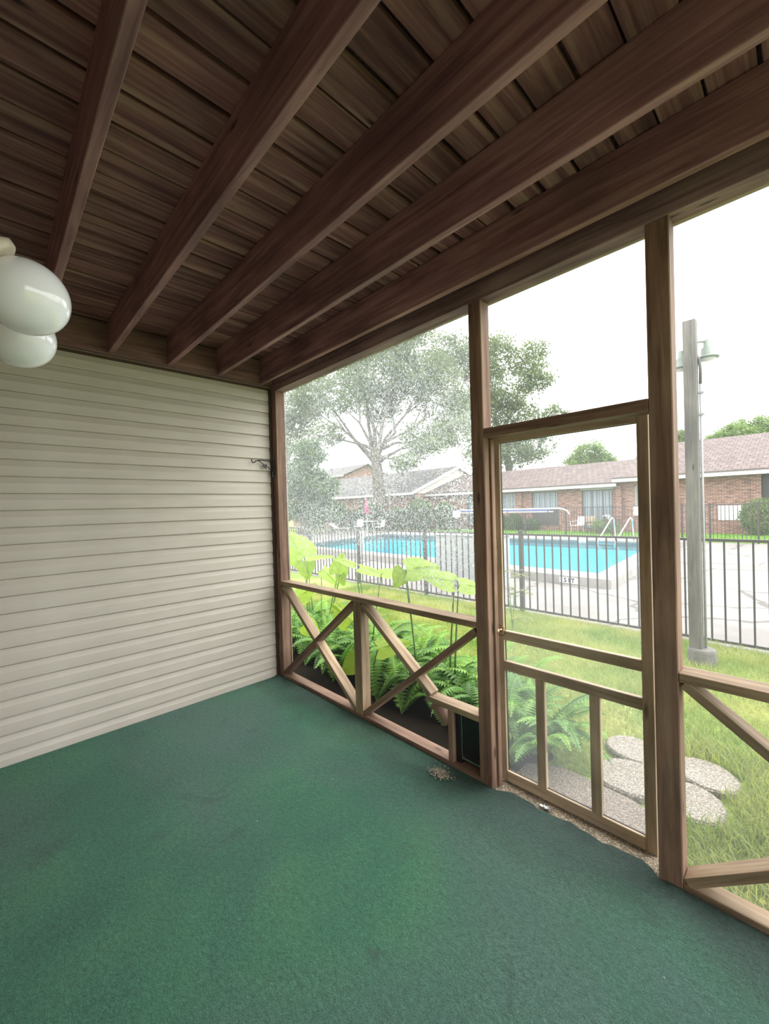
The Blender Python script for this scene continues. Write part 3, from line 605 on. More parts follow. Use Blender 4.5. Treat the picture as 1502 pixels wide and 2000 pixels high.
# ================================================================== POOLSIDE FURNITURE
tb = empty('patio_table', (-18.7, 17.7, GZ), label='round white patio table with a closed magenta umbrella', cat='table')
MB().lathe([(.66, .80), (.70, .82), (.70, .845), (.64, .85)], n=28).obj('tabletop', 'white_paint', tb, smooth=False)
for k in range(4):
    a = math.radians(45 + 90 * k); MB().tube([(.5 * math.cos(a), .5 * math.sin(a), 0), (.36 * math.cos(a), .36 * math.sin(a), .81)], .02, 6).obj('leg', 'white_paint', tb)
MB().tube([(0, 0, 0), (0, 0, 2.5)], .022, 8).obj('umbrella_pole', 'white_paint', tb)
MB().lathe([(.03, 1.35), (.15, 1.4), (.17, 1.75), (.10, 2.15), (.02, 2.5)], n=10).obj('umbrella_canopy', 'magenta_canvas', tb)
def chair(x, y, rz, label, mat='white_paint', lounge=False, group=None):
    c = empty('lounge_chair' if lounge else 'patio_chair', (x, y, GZ), label=label, cat='chair', group=group); c.rotation_euler.z = rz
    if lounge:
        MB().tube([(-.3, -.9, 0), (-.3, -.85, .3), (-.3, .3, .3), (-.3, .95, .75)], .02, 6).obj('side_frame', mat, c); MB().tube([(.3, -.9, 0), (.3, -.85, .3), (.3, .3, .3), (.3, .95, .75)], .02, 6).obj('side_frame', mat, c)
        MB().box(-.3, .3, -.85, .3, .29, .31).obj('seat', mat, c); o = MB().box(-.3, .3, 0, .78, -.01, .01).obj('backrest', mat, c); o.location = (0, .3, .3); o.rotation_euler.x = math.radians(35)
        for sx in (-.3, .3): MB().tube([(sx, .35, 0), (sx, .3, .3)], .02, 6).obj('leg', mat, c)
    else:
        MB().box(-.25, .25, -.25, .25, .42, .46).obj('seat', mat, c, bevel=.01); o = MB().box(-.25, .25, -.02, .02, 0, .5).obj('backrest', mat, c, (0, .25, .45), bevel=.01); o.rotation_euler.x = math.radians(-12)
        for sx in (-.22, .22):
            for sy in (-.22, .22): MB().tube([(sx, sy, 0), (sx, sy, .43)], .014, 6).obj('leg', mat, c)
        for sx in (-.26, .26): MB().tube([(sx, -.24, .44), (sx, -.24, .66), (sx, .26, .68)], .014, 6).obj('armrest', mat, c)
    return c
chair(-21.6, 17.5, 2.0, 'white lounge chair left of the round table', lounge=True)
chair(-19.8, 17.9, .6, 'white patio chair close behind the round table'); chair(-17.4, 17.7, -1.3, 'white patio chair right of the round table')
# patio behind far fence, in front of the sliding door
chair(-5.75, 22.4, -.4, 'white patio chair in front of the brick between window and sliding door', 'white_paint')
chair(-5.2, 22.9, .3, 'tan cushioned patio chair in front of the sliding door', 'tan_cushion')
chair(-4.0, 22.6, 1.2, 'dark patio chair beside the brick pier by the sliding door', 'wicker')
t2 = empty('bistro_table', (-4.55, 21.9, GZ), label='dark low patio table with clutter before the sliding door', cat='table')
MB().box(-.45, .45, -.35, .35, .62, .66).obj('tabletop', 'wicker', t2)
for sx in (-.4, .4):
    for sy in (-.3, .3): MB().tube([(sx, sy, 0), (sx, sy, .63)], .018, 6).obj('leg', 'wicker', t2)
pt = empty('potted_plant', (-4.2, 21.2, GZ), label='leafy potted plant by the patio table', cat='plant')
gr = empty('barbecue_grill', (-4.35, 23.0, GZ), label='small grey barbecue grill beside the sliding door', cat='grill')
MB().lathe([(.05, .6), (.26, .7), (.3, .82), (.27, .93), (.12, 1.02), (.02, 1.04)], n=18).obj('bowl', 'cabinet_grey', gr, smooth=True)
for k in range(3):
    a = 2.1 * k; MB().tube([(.3 * math.cos(a), .3 * math.sin(a), 0), (.12 * math.cos(a), .12 * math.sin(a), .68)], .014, 6).obj('leg', 'window_frame_dark', gr)
# far fence notices, life hook and pole
def sign(x0, x1, z0, z1, y, label):
    s = empty('notice_sign', ((x0 + x1) / 2, y, z0), label=label, cat='sign'); bx(s, 'board', 'sign_white', x0, x1, y - .01, y + .005, z0, z1)
    for k in range(4): bx(s, 'text_line', 'cabinet_grey', x0 + .05, x1 - .05 - .04 * (k % 2), y - .013, y - .01, z1 - .09 - k * .075, z1 - .075 - k * .075)
sign(-1.86, -1.55, .98, 1.37, 18.66, 'white notice sign on the far fence behind the grab rails'); sign(-11.75, -11.2, .93, 1.34, 18.66, 'white notice sign on the far fence left of the dark post')
hk = empty('rescue_hook', (-8, 18.60, 1.36), label='long white rescue hook pole hung along the far fence top', cat='rescue pole')
MB().tube([(-3.2, 0, .0), (2.6, 0, .0), (2.85, 0, .0), (3.1, 0, -.05), (3.28, 0, -.16), (3.35, 0, -.3)], .035, 8).obj('pole', 'white_paint', hk, smooth=True)
MB().tube([(-3.2, .0, -.075), (2.4, 0, -.075)], .03, 8).obj('blue_pole', 'blue_pole', hk, smooth=True)
hp = empty('skimmer_pole', (-8, 18.60, 1.20), label='straight white skimmer pole under the hooked rescue pole on the far fence', cat='rescue pole')
MB().tube([(-3.2, 0, .0), (2.55, 0, .0)], .03, 8).obj('pole', 'white_paint', hp, smooth=True)
for k in (-2.5, 0, 2.3): MB().box(k - .02, k + .02, -.04, .08, -.05, .05).obj('bracket', 'fence_metal', hp)
# dark pole in front of the left house roof
o = MB().tube([(0, 0, 0), (0, 0, 3.5)], .09, 10).obj('utility_pole', 'bark', None, (-18.2, 19.6, GZ)); tag(o, 'dark slim pole in front of the left house roof right of the oak', 'pole')
# ================================================================== VEGETATION
def np_mesh(name, verts, faces, mat):
    me = bpy.data.meshes.new(name); verts = np.asarray(verts, np.float32).reshape(-1, 3); faces = np.asarray(faces, np.int32)
    me.vertices.add(len(verts)); me.vertices.foreach_set('co', verts.ravel())
    k = faces.shape[1]; me.loops.add(faces.size); me.loops.foreach_set('vertex_index', faces.ravel())
    me.polygons.add(len(faces)); me.polygons.foreach_set('loop_start', np.arange(len(faces), dtype=np.int32) * k)
    me.materials.append(MATS[mat]); me.update(); me.validate(); return me
rng = np.random.default_rng(5)
def leaf_cloud(centres, size, aspect=.45):
    n_ = len(centres); a = rng.normal(size=(n_, 3)); a /= np.linalg.norm(a, axis=1)[:, None]
    b = np.cross(a, rng.normal(size=(n_, 3))); b /= np.linalg.norm(b, axis=1)[:, None]
    s = size * rng.uniform(.6, 1.3, (n_, 1))
    v = np.stack([centres - a * s, centres + b * s * aspect, centres + a * s, centres - b * s * aspect], 1)
    return v.reshape(-1, 3), np.arange(n_ * 4).reshape(-1, 4)
def blob_points(c, r, n_, sub=40, sq=(1, 1, .8), spread=.2):
    d = rng.normal(size=(sub, 3)); d /= np.linalg.norm(d, axis=1)[:, None]; rr = rng.uniform(.35, 1, (sub, 1)) ** .6
    cc = d * rr * r * np.array(sq) + np.array(c)
    idx = rng.integers(0, sub, n_); return cc[idx] + rng.normal(size=(n_, 3)) * r * spread * np.array([1, 1, .7])
def tree(name, label, base, trunk_r, fork, blobs, nleaf, lsize, mat='oak_leaves', group=None, cat='tree', seed=1, sub=40, spread=.2, stub=()):
    global rng; rng = np.random.default_rng(seed); random.seed(seed)
    t = empty(name, base, label=label, cat=cat, group=group); B = Vector(base); F = Vector(fork)
    mb = MB(); mid = B.lerp(F, .5) + Vector((.12, .05, 0)) * trunk_r * 3
    mb.tube([Vector((0, 0, -.2)), (B.lerp(F, .08) - B), mid - B, F - B], [trunk_r * 1.7, trunk_r * 1.15, trunk_r * .95, trunk_r * .8], 10)
    tot = sum(b[3] ** 2 for b in blobs)
    for (x, y, z, r) in blobs:
        c = Vector((x, y, z)); a = F - (F - B) * random.uniform(0, .25); d = c - a
        pts = [a - B]
        for q in (.25, .5, .75, 1): pts.append(a + d * q + Vector((random.uniform(-1, 1), random.uniform(-1, 1), random.uniform(-.2, 1) * (1 - q) * 1.2)) * r * .30 - B)
        mb.tube(pts, [trunk_r * .42, trunk_r * .26, trunk_r * .16, trunk_r * .09, trunk_r * .04], 6, cap=False)
        for k in range(5):
            e = c + Vector((random.uniform(-1, 1), random.uniform(-1, 1), random.uniform(-.5, .8))) * r * .8; s = Vector(pts[random.choice([2, 3, 4])])
            mb.tube([s, s.lerp(e - B, .5) + Vector((0, 0, .1 * r)), e - B], [trunk_r * .15, trunk_r * .09, trunk_r * .03], 5, cap=False)
    mb.obj('trunk', 'bark', t, smooth=True)
    pts = np.concatenate([blob_points((x - base[0], y - base[1], z - base[2]), r, int(nleaf * r * r / tot), sub, spread=spread) for x, y, z, r in blobs])
    v, f = leaf_cloud(pts, lsize); o = link('foliage', np_mesh('foliage', v, f, mat), t); tag(o, kind='stuff'); return t
def along(px, py, d):   # world point seen in direction (px,py) at depth d; used only to lay out the distant planting
    return tuple(CAM + fw * d + rt * ((px - 751) / 803.99 * d) - up * ((py - 1000) / 803.99 * d))
def B_(lst, d): return [(*along(px, py, d + dd), r * d / 803.99) for px, py, r, dd in lst]
# large oak
d = 33
tree('oak_tree', 'large spreading live oak with a thick forked trunk behind the pool', (along(738, 1035, d)[0], along(738, 1035, d)[1], GZ), .50, along(733, 875, d),
     B_([(735, 730, 70, 0), (670, 760, 60, -1), (610, 790, 45, 1), (800, 740, 60, 1), (860, 790, 55, 2), (780, 690, 50, 0), (700, 690, 45, 1), (640, 850, 32, -1), (830, 860, 45, -2), (890, 840, 40, 0), (790, 905, 26, -3), (740, 790, 50, 2), (850, 730, 55, 3), (700, 640, 60, 2), (790, 640, 60, 0), (860, 850, 40, 2), (590, 740, 40, 2)], d), 40000, .14, seed=3, sub=90, spread=.17)
d = 44
tree('oak_tree', 'tall oak whose crown rises behind the narrow porch post', (along(1000, 1010, d)[0], along(1000, 1010, d)[1], GZ), .4, along(985, 840, d),
     B_([(960, 700, 50, 0), (1030, 705, 42, 0), (905, 700, 55, 1), (980, 760, 60, 0), (1050, 740, 30, 0), (870, 690, 45, 0), (940, 800, 60, 0), (1010, 820, 45, 0), (1000, 880, 45, -1), (1045, 870, 38, -1), (950, 880, 50, 0), (1085, 812, 24, 0)], d), 34000, .16, seed=4, sub=60, spread=.17)
d = 50
tree('broadleaf_tree', 'small round tree rising behind the middle house roof', (along(1150, 1010, d)[0], along(1150, 1010, d)[1], GZ), .3, along(1152, 940, d), B_([(1150, 885, 28, 0), (1125, 905, 25, 0), (1180, 905, 25, 0), (1155, 912, 30, 0)], d), 9000, .17, 'light_tree_leaves', seed=6)
tree('broadleaf_tree', 'light green tree above the roof right of the lamp post', (along(1445, 1010, d)[0], along(1445, 1010, d)[1], GZ), .3, along(1445, 900, d), B_([(1430, 850, 26, 0), (1470, 840, 30, 0), (1400, 860, 20, 0), (1510, 845, 30, 0)], d), 9000, .17, 'light_tree_leaves', seed=8)
tree('broadleaf_tree', 'dark green tree tip above the roof between big post and lamp post', (along(1335, 1010, d)[0], along(1335, 1010, d)[1], GZ), .3, along(1335, 900, d), B_([(1333, 855, 18, 0), (1300, 860, 25, 0)], d), 3500, .17, 'oak_leaves', seed=9)
d = 36
tree('broadleaf_tree', 'pale thin branched tree at the left edge of the screened opening', (along(556, 1020, d)[0], along(556, 1020, d)[1], GZ), .25, along(562, 880, d), B_([(560, 800, 40, 0), (590, 830, 35, 0), (540, 850, 45, 0), (610, 790, 28, 0)], d), 7000, .14, seed=10, spread=.22)
d = 30
tree('broadleaf_tree', 'dense bushy tree left of the oak above the fence', (along(590, 1030, d)[0], along(590, 1030, d)[1], GZ), .3, along(590, 980, d), B_([(580, 930, 42, 0), (620, 950, 36, 0), (570, 980, 40, 0), (620, 990, 32, 0), (650, 1000, 22, 0), (600, 890, 34, 0)], d), 24000, .12, 'bush_leaves', seed=11)
# shrubs along the far fence
def shrub(label, x, y, rx, ry, h, n_, mat='bush_leaves', size=.06, seed=1, name='shrub', group=None):
    global rng; rng = np.random.default_rng(seed)
    t = empty(name, (x, y, GZ), label=label, cat='shrub', group=group)
    p = rng.normal(size=(n_, 3)); p /= np.linalg.norm(p, axis=1)[:, None]; p *= rng.uniform(.55, 1, (n_, 1)) ** .5
    p = p * np.array([rx, ry, h / 2]) + np.array([0, 0, h / 2]); p += rng.normal(size=p.shape) * .05; p[:, 2] = np.abs(p[:, 2])
    v, f = leaf_cloud(p, size); tag(link('foliage', np_mesh('foliage', v, f, mat), t), kind='stuff')
    mb = MB()
    for k in range(5):
        a = k * 1.26; mb.tube([(0, 0, 0), (rx * .4 * math.cos(a), ry * .4 * math.sin(a), h * .7)], .02, 5)
    mb.obj('stems', 'bark', t)
for i, (x, y, rx, h) in enumerate([(-20.6, 19.7, 1.3, 2.2), (-18.3, 20.3, 1.1, 1.8), (-16.2, 20.6, 1.1, 2.4), (-14.6, 21.5, .9, 2.1), (-23.2, 19.8, 1.6, 1.7), (-26.5, 18.5, 1.8, 2.6)]):
    shrub(['leafy shrub just right of the oak trunk', 'low leafy shrub under the oak', 'tall dark shrub in front of the house gable', 'dark shrub where the gable meets the brick wall', 'wide low shrub left of the oak trunk', 'tall shrub near the left end of the far lawn'][i], x, y, rx, .8, h, 3500, size=.08, seed=20 + i)
for i in range(4): shrub(['leftmost hedge bush under the small window', 'second hedge bush from the left under the windows', 'third hedge bush from the left under the wide window', 'rightmost hedge bush beside the apron panel'][i], -12.2 + i * 1.15, 22.8, .55, .6, 1.15 if i < 3 else .8, 3000, size=.05, seed=30 + i, name='hedge_bush', group='hedge bushes in front of the middle house')
shrub('round light green bush against the brick at the right edge', 2.05, 22.9, .75, .7, 1.7, 4500, 'light_tree_leaves', .05, 41, 'round_bush')
shrub('low leafy mound among the pots by the patio table', -3.6, 21.6, .35, .3, .7, 900, 'light_tree_leaves', .04, 42)
mb = MB().lathe([(.12, 0), (.17, .3), (.16, .3)], n=14).obj('pot', 'wicker', pt)
rng = np.random.default_rng(43); p = rng.normal(size=(500, 3)) * np.array([.18, .18, .16]) + np.array([0, 0, .55]); v, f = leaf_cloud(p, .05); tag(link('foliage', np_mesh('foliage', v, f, 'light_tree_leaves'), pt), kind='stuff')
# ---- garden bed soil
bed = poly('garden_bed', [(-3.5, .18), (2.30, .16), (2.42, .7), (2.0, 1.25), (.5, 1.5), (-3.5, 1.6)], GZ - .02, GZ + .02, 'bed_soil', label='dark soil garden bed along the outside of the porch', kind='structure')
# ---- sword ferns
def frond_mesh(L, droop, curl, w, seed, mat):
    r = random.Random(seed); mb = MB(); N = 24; pts = []
    for i in range(N + 1):
        t = i / N; pts.append(Vector((L * (t * .85 - .1 * t * t), curl * L * t * t, L * (.95 * t - droop * t * t))))
    for i in range(2, N):
        t = i / N; p = pts[i]; T = (pts[i + 1] - pts[i - 1]).normalized(); Sd = Vector((-T.y, T.x, 0)).normalized(); U = T.cross(Sd)
        ln = w * math.sin(math.pi * min(1, (t * 1.02)) ** .75) + .008; bw = L / N * .42
        for s in (-1, 1):
            e = p + Sd * s * ln + T * ln * .25 - Vector((0, 0, ln * .25)) + U * r.uniform(-.004, .004)
            mb.add([p - T * bw, p + Sd * s * ln * .5 - T * bw * .8 + T * ln * .1, e, p + T * bw + Sd * s * ln * .1], [(0, 1, 2, 3)])
    mb.tube(pts, [.003] * N + [.001], 4, cap=False)
    return mb.mesh('frond', mat)
FR = {m: [frond_mesh(.62 + .05 * k, .55 + .12 * (k % 3), .15 * (k % 3 - 1), .05 + .006 * (k % 2), k, m) for k in range(5)] for m in ('fern_green', 'fern_light')}
random.seed(21)
clumps = []
for gx in np.arange(-2.6, 2.35, .30):
    for row, gy in enumerate((.47, .82, 1.15)):
        if gx > 2.1 and row == 2: continue
        clumps.append((gx + random.uniform(-.08, .08) + .12 * (row % 2), gy + random.uniform(-.07, .07), row))
special = [((2.38, .62, 1), 'arching sword fern seen through the screen door bottom left'), ((2.30, .95, 1), 'tall sword fern behind the lower rails of the screen door'), ((2.22, .35, 0), 'sword fern hugging the narrow porch post outside')]
ROWS = ('front row', 'middle row', 'back row')
def zone(x):
    return 'beyond the porch corner' if x < -.3 else ('behind the left brace cross' if x < 1.15 else ('behind the right brace cross' if x < 1.9 else 'behind the pet door'))
def fern(x, y, row, label, group, big=1.0):
    c = empty('sword_fern', (x, y, GZ + .015), label=label, cat='fern', group=group)
    for k in range(16 if row < 2 else 13):
        me = random.choice(FR['fern_light' if random.random() < (.45 if row else .3) else 'fern_green'])
        o = link('frond', me, c); s = random.uniform(.75, 1.25) * big
        o.scale = (s * random.uniform(.5, 1.0), s, s * random.uniform(.8, 1.25)); o.rotation_euler = (0, 0, random.uniform(0, 6.283))
        if row == 0: o.rotation_euler.z = random.uniform(math.radians(6), math.radians(174))   # the screen holds the fronds back
for x, y, row in clumps:
    w = '%s of the bed %s' % (ROWS[row], zone(x))
    fern(x, y, row, 'green sword fern in the ' + w, 'sword ferns in the ' + w, 1.12 if x < 1 else 1.0)
for (x, y, row), lab in special: fern(x, y, row, lab, None, .88)
# ---- elephant ears
def ear_mesh(name='leaf'):
    pts = []; N = 28
    for i in range(N):
        a = 2 * math.pi * i / N
        # heart outline: tip at +x, notch at the origin side
        rr = .5 * (1 - .42 * math.cos(a - math.pi) ** 15 if math.cos(a) < 0 else 1)
        x = .5 + .5 * math.cos(a); y = .42 * math.sin(a) * (1 - .35 * math.cos(a))
        if math.cos(a) < -.8: x += .20 * (abs(math.cos(a)) - .8) / .2
        if math.cos(a) > .9: x += .08
        pts.append((x - .18, y))
    vs = [(.12, 0, .02)]; R_ = 4
    for r in range(1, R_ + 1):
        for i, (x, y) in enumerate(pts):
            q = r / R_; xx = .12 + (x - .12) * q; yy = y * q
            z = .02 - .10 * abs(yy) * 1.0 - .16 * max(0, xx - .2) ** 2 * 1.3 + .012 * math.cos(i * math.pi) * q * q + .03 * (abs(yy) < .02)
            vs.append((xx, yy, z))
    fs = [(0, 1 + i, 1 + (i + 1) % N) for i in range(N)] + [(1 + r * N + i, 1 + (r + 1) * N + i, 1 + (r + 1) * N + (i + 1) % N, 1 + r * N + (i + 1) % N) for r in range(R_ - 1) for i in range(N)]
    return MB().add(vs, fs).mesh('leaf', 'elephant_ear', smooth=True)
EAR = ear_mesh()
def place_leaf(par, base, tipdir, normal, L, wid=1.0):
    X = Vector(tipdir).normalized(); Z = Vector(normal); Z = (Z - X * Z.dot(X)).normalized(); Y = Z.cross(X)
    o = link('leaf', EAR, par); B0 = Vector(base) - par.location
    o.matrix_local = Matrix.Translation(B0) @ Matrix(((X.x, Y.x, Z.x, 0), (X.y, Y.y, Z.y, 0), (X.z, Y.z, Z.z, 0), (0, 0, 0, 1))) @ Matrix.Diagonal((L, L * wid, L, 1))
    foot = Vector((random.uniform(-.05, .05), random.uniform(-.05, .05), 0)); a = B0 + X * .0
    MB().tube([foot, foot.lerp(a, .5) + Vector((.0, .0, .06)), a - Z * .01, a + X * .06 * L], [.011, .008, .005, .003], 6).obj('stalk', 'stalk_green', par, smooth=True)
def cdir(dx, dy, dz=0): return rt * dx - up * dy + fw * dz      # dx right, dy down, dz away
def ear_plant(x, y, label, leaves):
    p = empty('elephant_ear_plant', (x, y, GZ + .01), label=label, cat='plant')
    for b, t, nn, L_, w in leaves: place_leaf(p, b, t, nn, L_, w)
TC = -fw
ear_plant(-1.15, 1.15, 'elephant ear plant with the biggest upright leaf near the porch corner', [
    ((-1.22, 1.12, .95), cdir(-.55, -.75, .2), TC * .9 + up * .4, .52, .95), ((-1.19, 1.10, .93), cdir(.2, .9, -.3), TC + rt * .3, .30, 1.0),
    ((-1.12, 1.08, .97), cdir(1, -.1, .2), up + TC * .15, .42, .8)])
ear_plant(-.62, 1.0, 'elephant ear plant with small drooping leaves second from the corner', [
    ((-.68, 1.02, .86), cdir(.75, .65, 0), up * .8 + TC * .4, .34, .7), ((-.30, .98, .83), cdir(.2, -.9, 0), TC + up * .2, .30, .9), ((-.25, .98, .84), cdir(.3, .9, 0), TC, .16, .9)])
ear_plant(.25, .95, 'elephant ear plant with thin level leaves in the middle of the opening', [
    ((.02, 1.0, .97), cdir(-.9, -.35, 0), up + TC * .25, .30, .7), ((.08, 1.0, .95), cdir(1, .25, 0), up + TC * .2, .42, .8), ((.5, .95, .93), cdir(.6, -.1, .5), up + TC * .35, .30, .8)])
ear_plant(1.05, .85, 'elephant ear plant with one broad bright leaf before the grey cabinet', [
    ((.98, .82, 1.03), cdir(1, -.12, 0), TC * .7 + up * .8, .36, .95), ((.96, .82, 1.03), cdir(-.45, .8, -.2), TC * .8 + up * .5, .22, 1.0)])
ear_plant(1.40, .85, 'elephant ear plant with two flat leaves beside the narrow post', [
    ((1.62, .72, .99), cdir(-1, -.25, .1), up + TC * .55, .30, 1.0), ((1.66, .72, .98), cdir(1, .15, 0), up + TC * .5, .28, .9)])
ear_plant(.75, .60, 'low elephant ear plant glowing green inside the right brace cross', [
    ((.95, .45, .36), cdir(.8, -.2, 0), up + TC * .6, .34, .8), ((.55, .5, .52), cdir(-.6, -.5, .2), TC + up, .30, 1.0), ((.7, .45, .22), cdir(-.5, .4, 0), TC + up, .26, 1.0)])
ear_plant(-.75, .55, 'low elephant ear plant behind the left brace cross', [
    ((-.5, .55, .60), cdir(.5, -.4, 0), TC + up, .30, 1.0), ((-.85, .5, .50), cdir(-.6, -.2, 0), TC + up * .6, .30, 1.0), ((-.3, .5, .35), cdir(.5, .4, 0), TC + up, .25, 1.0)])
# ---- young shrub sprig near the fence post
spg = empty('young_shrub', (.80, 3.1, GZ), label='thin young shrub with tiered small leaves beside the fence post', cat='shrub')
random.seed(5)
for k, (z, xx, w) in enumerate([(.16, .0, .24), (.46, -.05, .24), (.54, .05, .22), (.72, -.05, .26), (.78, .06, .26)]):
    mb = MB(); mb.tube([(0, 0, 0), (xx * .5, 0, z * .6), (xx, 0, z), (xx + w, .02, z + .07)], [.008, .006, .004, .002], 5); mb.obj('stem', 'stalk_green', spg)
    for q in range(26):
        t = random.uniform(-1, 1); c = Vector((xx + w * t, random.uniform(-.08, .08), z + .05 + random.uniform(-.03, .04))); a = random.uniform(0, 6.28)
        d1 = Vector((math.cos(a), math.sin(a), random.uniform(-.6, .2))) * .065; d2 = Vector((-math.sin(a), math.cos(a), .1)) * .020
        MB().add([c, c + d1 * .5 + d2, c + d1, c + d1 * .5 - d2], [(0, 1, 2, 3)]).obj('leaf', 'sprig_leaves', spg)
# ---- grass blades
rng = np.random.default_rng(9)
def grass(nb, x0, x1, y0, y1, h0, h1, w, ok=None):
    P_ = np.stack([rng.uniform(x0, x1, nb), rng.uniform(y0, y1, nb)], 1)
    if ok is not None: P_ = P_[ok(P_[:, 0], P_[:, 1])]
    nb = len(P_); cl = np.sin(P_[:, 0] * 5.1 + 1.3 * np.sin(P_[:, 1] * 4)) * np.sin(P_[:, 1] * 6.3 + np.sin(P_[:, 0] * 3)) * .25 + 1
    h = rng.uniform(h0, h1, nb) * cl; a = rng.uniform(0, 6.283, nb); le = rng.uniform(.2, 1.1, nb) * h; pa = a + 1.57 + rng.uniform(-.4, .4, nb)
    b = np.stack([P_[:, 0], P_[:, 1], np.full(nb, GZ)], 1); wv = np.stack([np.cos(pa) * w, np.sin(pa) * w, np.zeros(nb)], 1)
    m1 = b + np.stack([np.cos(a) * le * .4, np.sin(a) * le * .4, h * .7], 1); tip = b + np.stack([np.cos(a) * le, np.sin(a) * le, h], 1)
    v = np.stack([b - wv, b + wv, m1 + wv * .7, m1 - wv * .7, tip], 1).reshape(-1, 3)
    i = np.arange(nb)[:, None] * 5; f = np.concatenate([i + np.array([[0, 1, 2]]), i + np.array([[0, 2, 3]]), i + np.array([[3, 2, 4]])]); return v, f
def ok_near(x, y):
    bedm = (x < 2.45) & (y < np.where(x > 2.0, 1.1, 1.45))
    pad = (x > 2.35) & (x < 3.08) & (y < .62)
    st = np.zeros_like(x, bool)
    for sx, sy, sr in ((2.86, .80, .22), (2.80, 1.10, .19), (3.20, 1.12, .18), (3.16, .80, .19), (2.82, 3.39, .15)): st |= ((x - sx) ** 2 + (y - sy) ** 2) < sr * sr
    return ~(bedm | pad | st)
v, f = grass(150000, -3.5, 5.6, .2, 4.12, .03, .085, .0024, ok_near)
tag(link('grass', np_mesh('grass', v, f, 'grass_blades')), 'yellow green grass blades on the lawn between porch and fence', 'grass', kind='stuff')
v, f = grass(9000, 3.05, 4.6, .15, 1.6, .05, .125, .003, ok_near)
tag(link('grass_tufts', np_mesh('grass_tufts', v, f, 'grass_blades')), 'taller grass tufts around the stepping stones', 'grass', kind='stuff')
v, f = grass(70000, -16, 6, 18.85, 23.2, .05, .11, .008)
tag(link('far_grass', np_mesh('far_grass', v, f, 'fern_light')), 'bright green grass strip between the far fence and the houses', 'grass', kind='stuff')
# ---- stepping stones and pad
def stone(x, y, r, seed, label, top=.045):
    q = random.Random(seed); N = 18; ang = [2 * math.pi * i / N for i in range(N)]; rr = [r * (1 + .06 * math.sin(2 * a + seed) + q.uniform(-.03, .03)) for a in ang]
    vs = [(k * rad * math.cos(a), k * rad * math.sin(a), z) for k, z in ((1, -.03), (1.0, top - .012), (.94, top)) for a, rad in zip(ang, rr)]
    fs = [(i + w * N, (i + 1) % N + w * N, (i + 1) % N + (w + 1) * N, i + (w + 1) * N) for w in (0, 1) for i in range(N)] + [tuple(range(2 * N, 3 * N))]
    o = MB().add(vs, fs).obj('stepping_stone', 'stepping_stone_mat', None, (x, y, GZ)); o.rotation_euler = (q.uniform(-.02, .02), q.uniform(-.02, .02), 0)
    tag(o, label, 'stepping stone', 'round pebble stepping stones outside the screen door'); return o
stone(2.865, .79, .195, 1, 'round pebble stepping stone nearest the screen door, seen between its uprights'); stone(2.79, 1.125, .165, 2, 'round pebble stepping stone farthest left, half under the grass')
stone(3.185, 1.13, .165, 3, 'round pebble stepping stone right of the big post at the back'); stone(3.17, .79, .165, 4, 'round pebble stepping stone right of the big post at the front')
poly('step_pad', [(2.33, .16), (3.22, .16), (3.15, .52), (2.9, .60), (2.5, .62), (2.33, .5)], GZ - .05, GZ + .025, 'pebble_pad_mat', label='pebble concrete pad outside the screen door', kind='structure')
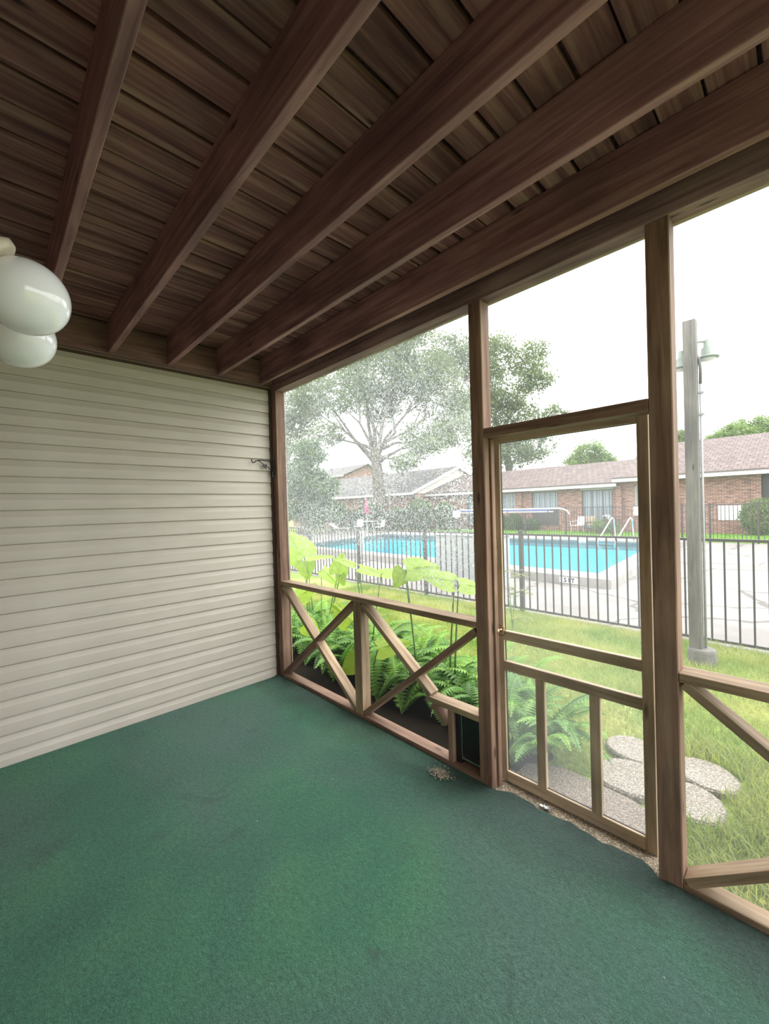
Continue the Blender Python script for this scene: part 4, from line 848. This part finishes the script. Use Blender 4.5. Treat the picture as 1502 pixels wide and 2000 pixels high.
# ================================================================== PORCH OBJECTS
# double globe sconce on the house wall
sc = empty('wall_sconce', (2.16, YB, 2.17), label='wall light with two round opal glass globes at the upper left', cat='wall light')
MB().box(-.30, .34, 0, .03, -.05, .09).obj('backplate', 'brass', sc, bevel=.006)
for gx, gy, gz in ((.150, .425, -.004), (-.165, .425, -.002)):
    vs = []; mb = MB().lathe([(.089 * math.sin(a) + (.0008), -.089 * math.cos(a)) for a in [math.pi * i / 24 for i in range(0, 25)]], n=36)
    mb.obj('globe', 'opal_glass', sc, (gx, gy, gz), smooth=True)
    hd = MB().lathe([(.055, .083), (.064, .086), (.068, .10), (.05, .125), (.012, .13)], n=24).obj('globe_holder', 'sconce_canopy', sc, (gx, gy, gz), smooth=True); hd.rotation_euler = (math.radians(52), 0, 0); hd.scale = (1.2, 1.2, .95)
    MB().tube([(gx, 0.0, .04), (gx, .15, .065), (gx, gy - .105, gz + .058)], .012, 8).obj('arm', 'brass', sc, smooth=True)
# black iron hook on the corner post
hk = empty('iron_hook', (.03, -.012, 2.06), label='black iron plant hook fixed to the corner post by the siding', cat='hook')
MB().box(-.008, .02, -.004, .0, -.10, .055).obj('backplate', 'black_paint', hk)
MB().tube([(.005, -.002, .04), (-.0, -.08, .045), (-.005, -.15, .045), (-.007, -.175, .035), (-.008, -.19, .02), (-.009, -.205, .02), (-.01, -.213, .035), (-.01, -.215, .05)], .0055, 6).obj('arm', 'black_paint', hk, smooth=True)
MB().tube([(.005, -.002, -.07), (.0, -.05, -.02), (-.004, -.10, .01), (-.006, -.15, .042)], .0045, 6).obj('scroll', 'black_paint', hk, smooth=True)
MB().add([(-.002, -.075, -.04), (-.002, -.115, -.0), (-.002, -.065, .012), (.006, -.075, -.04), (.006, -.115, -.0), (.006, -.065, .012)], [(0, 1, 2), (5, 4, 3), (0, 3, 4, 1), (1, 4, 5, 2), (2, 5, 3, 0)]).obj('leaf_ornament', 'black_paint', hk)
MB().tube([(.005, -.002, -.05), (.012, -.02, -.085), (.02, -.015, -.115)], .005, 6).obj('tail', 'black_paint', hk)
# crumbs on the carpet
rng = np.random.default_rng(2); n_ = 420
c = np.stack([rng.normal(2.085, .035, n_), rng.normal(-.10, .024, n_), np.full(n_, .012)], 1); vs, fs = leaf_cloud(c, .0045, .8)
vs[:, 2] = np.clip(vs[:, 2], .006, .018)
tag(link('crumbs', np_mesh('crumbs', vs, fs, 'crumbs')), 'small heap of pale crumbs on the carpet near the pet door', 'crumbs', kind='stuff')
random.seed(4); mb = MB(); g = []
for i in range(6):
    for j in range(4): g.append((i * .012 + random.uniform(-.002, .002), j * .010, .004 + .008 * math.sin(i * 1.7 + j) ** 2))
mb.add(g, [(i * 4 + j, i * 4 + 4 + j, i * 4 + 5 + j, i * 4 + 1 + j) for i in range(5) for j in range(3)])
o = mb.obj('plastic_scrap', 'chrome', None, (2.63, .055, -.004)); tag(o, 'crumpled shiny plastic scrap on the pebble threshold', 'litter')
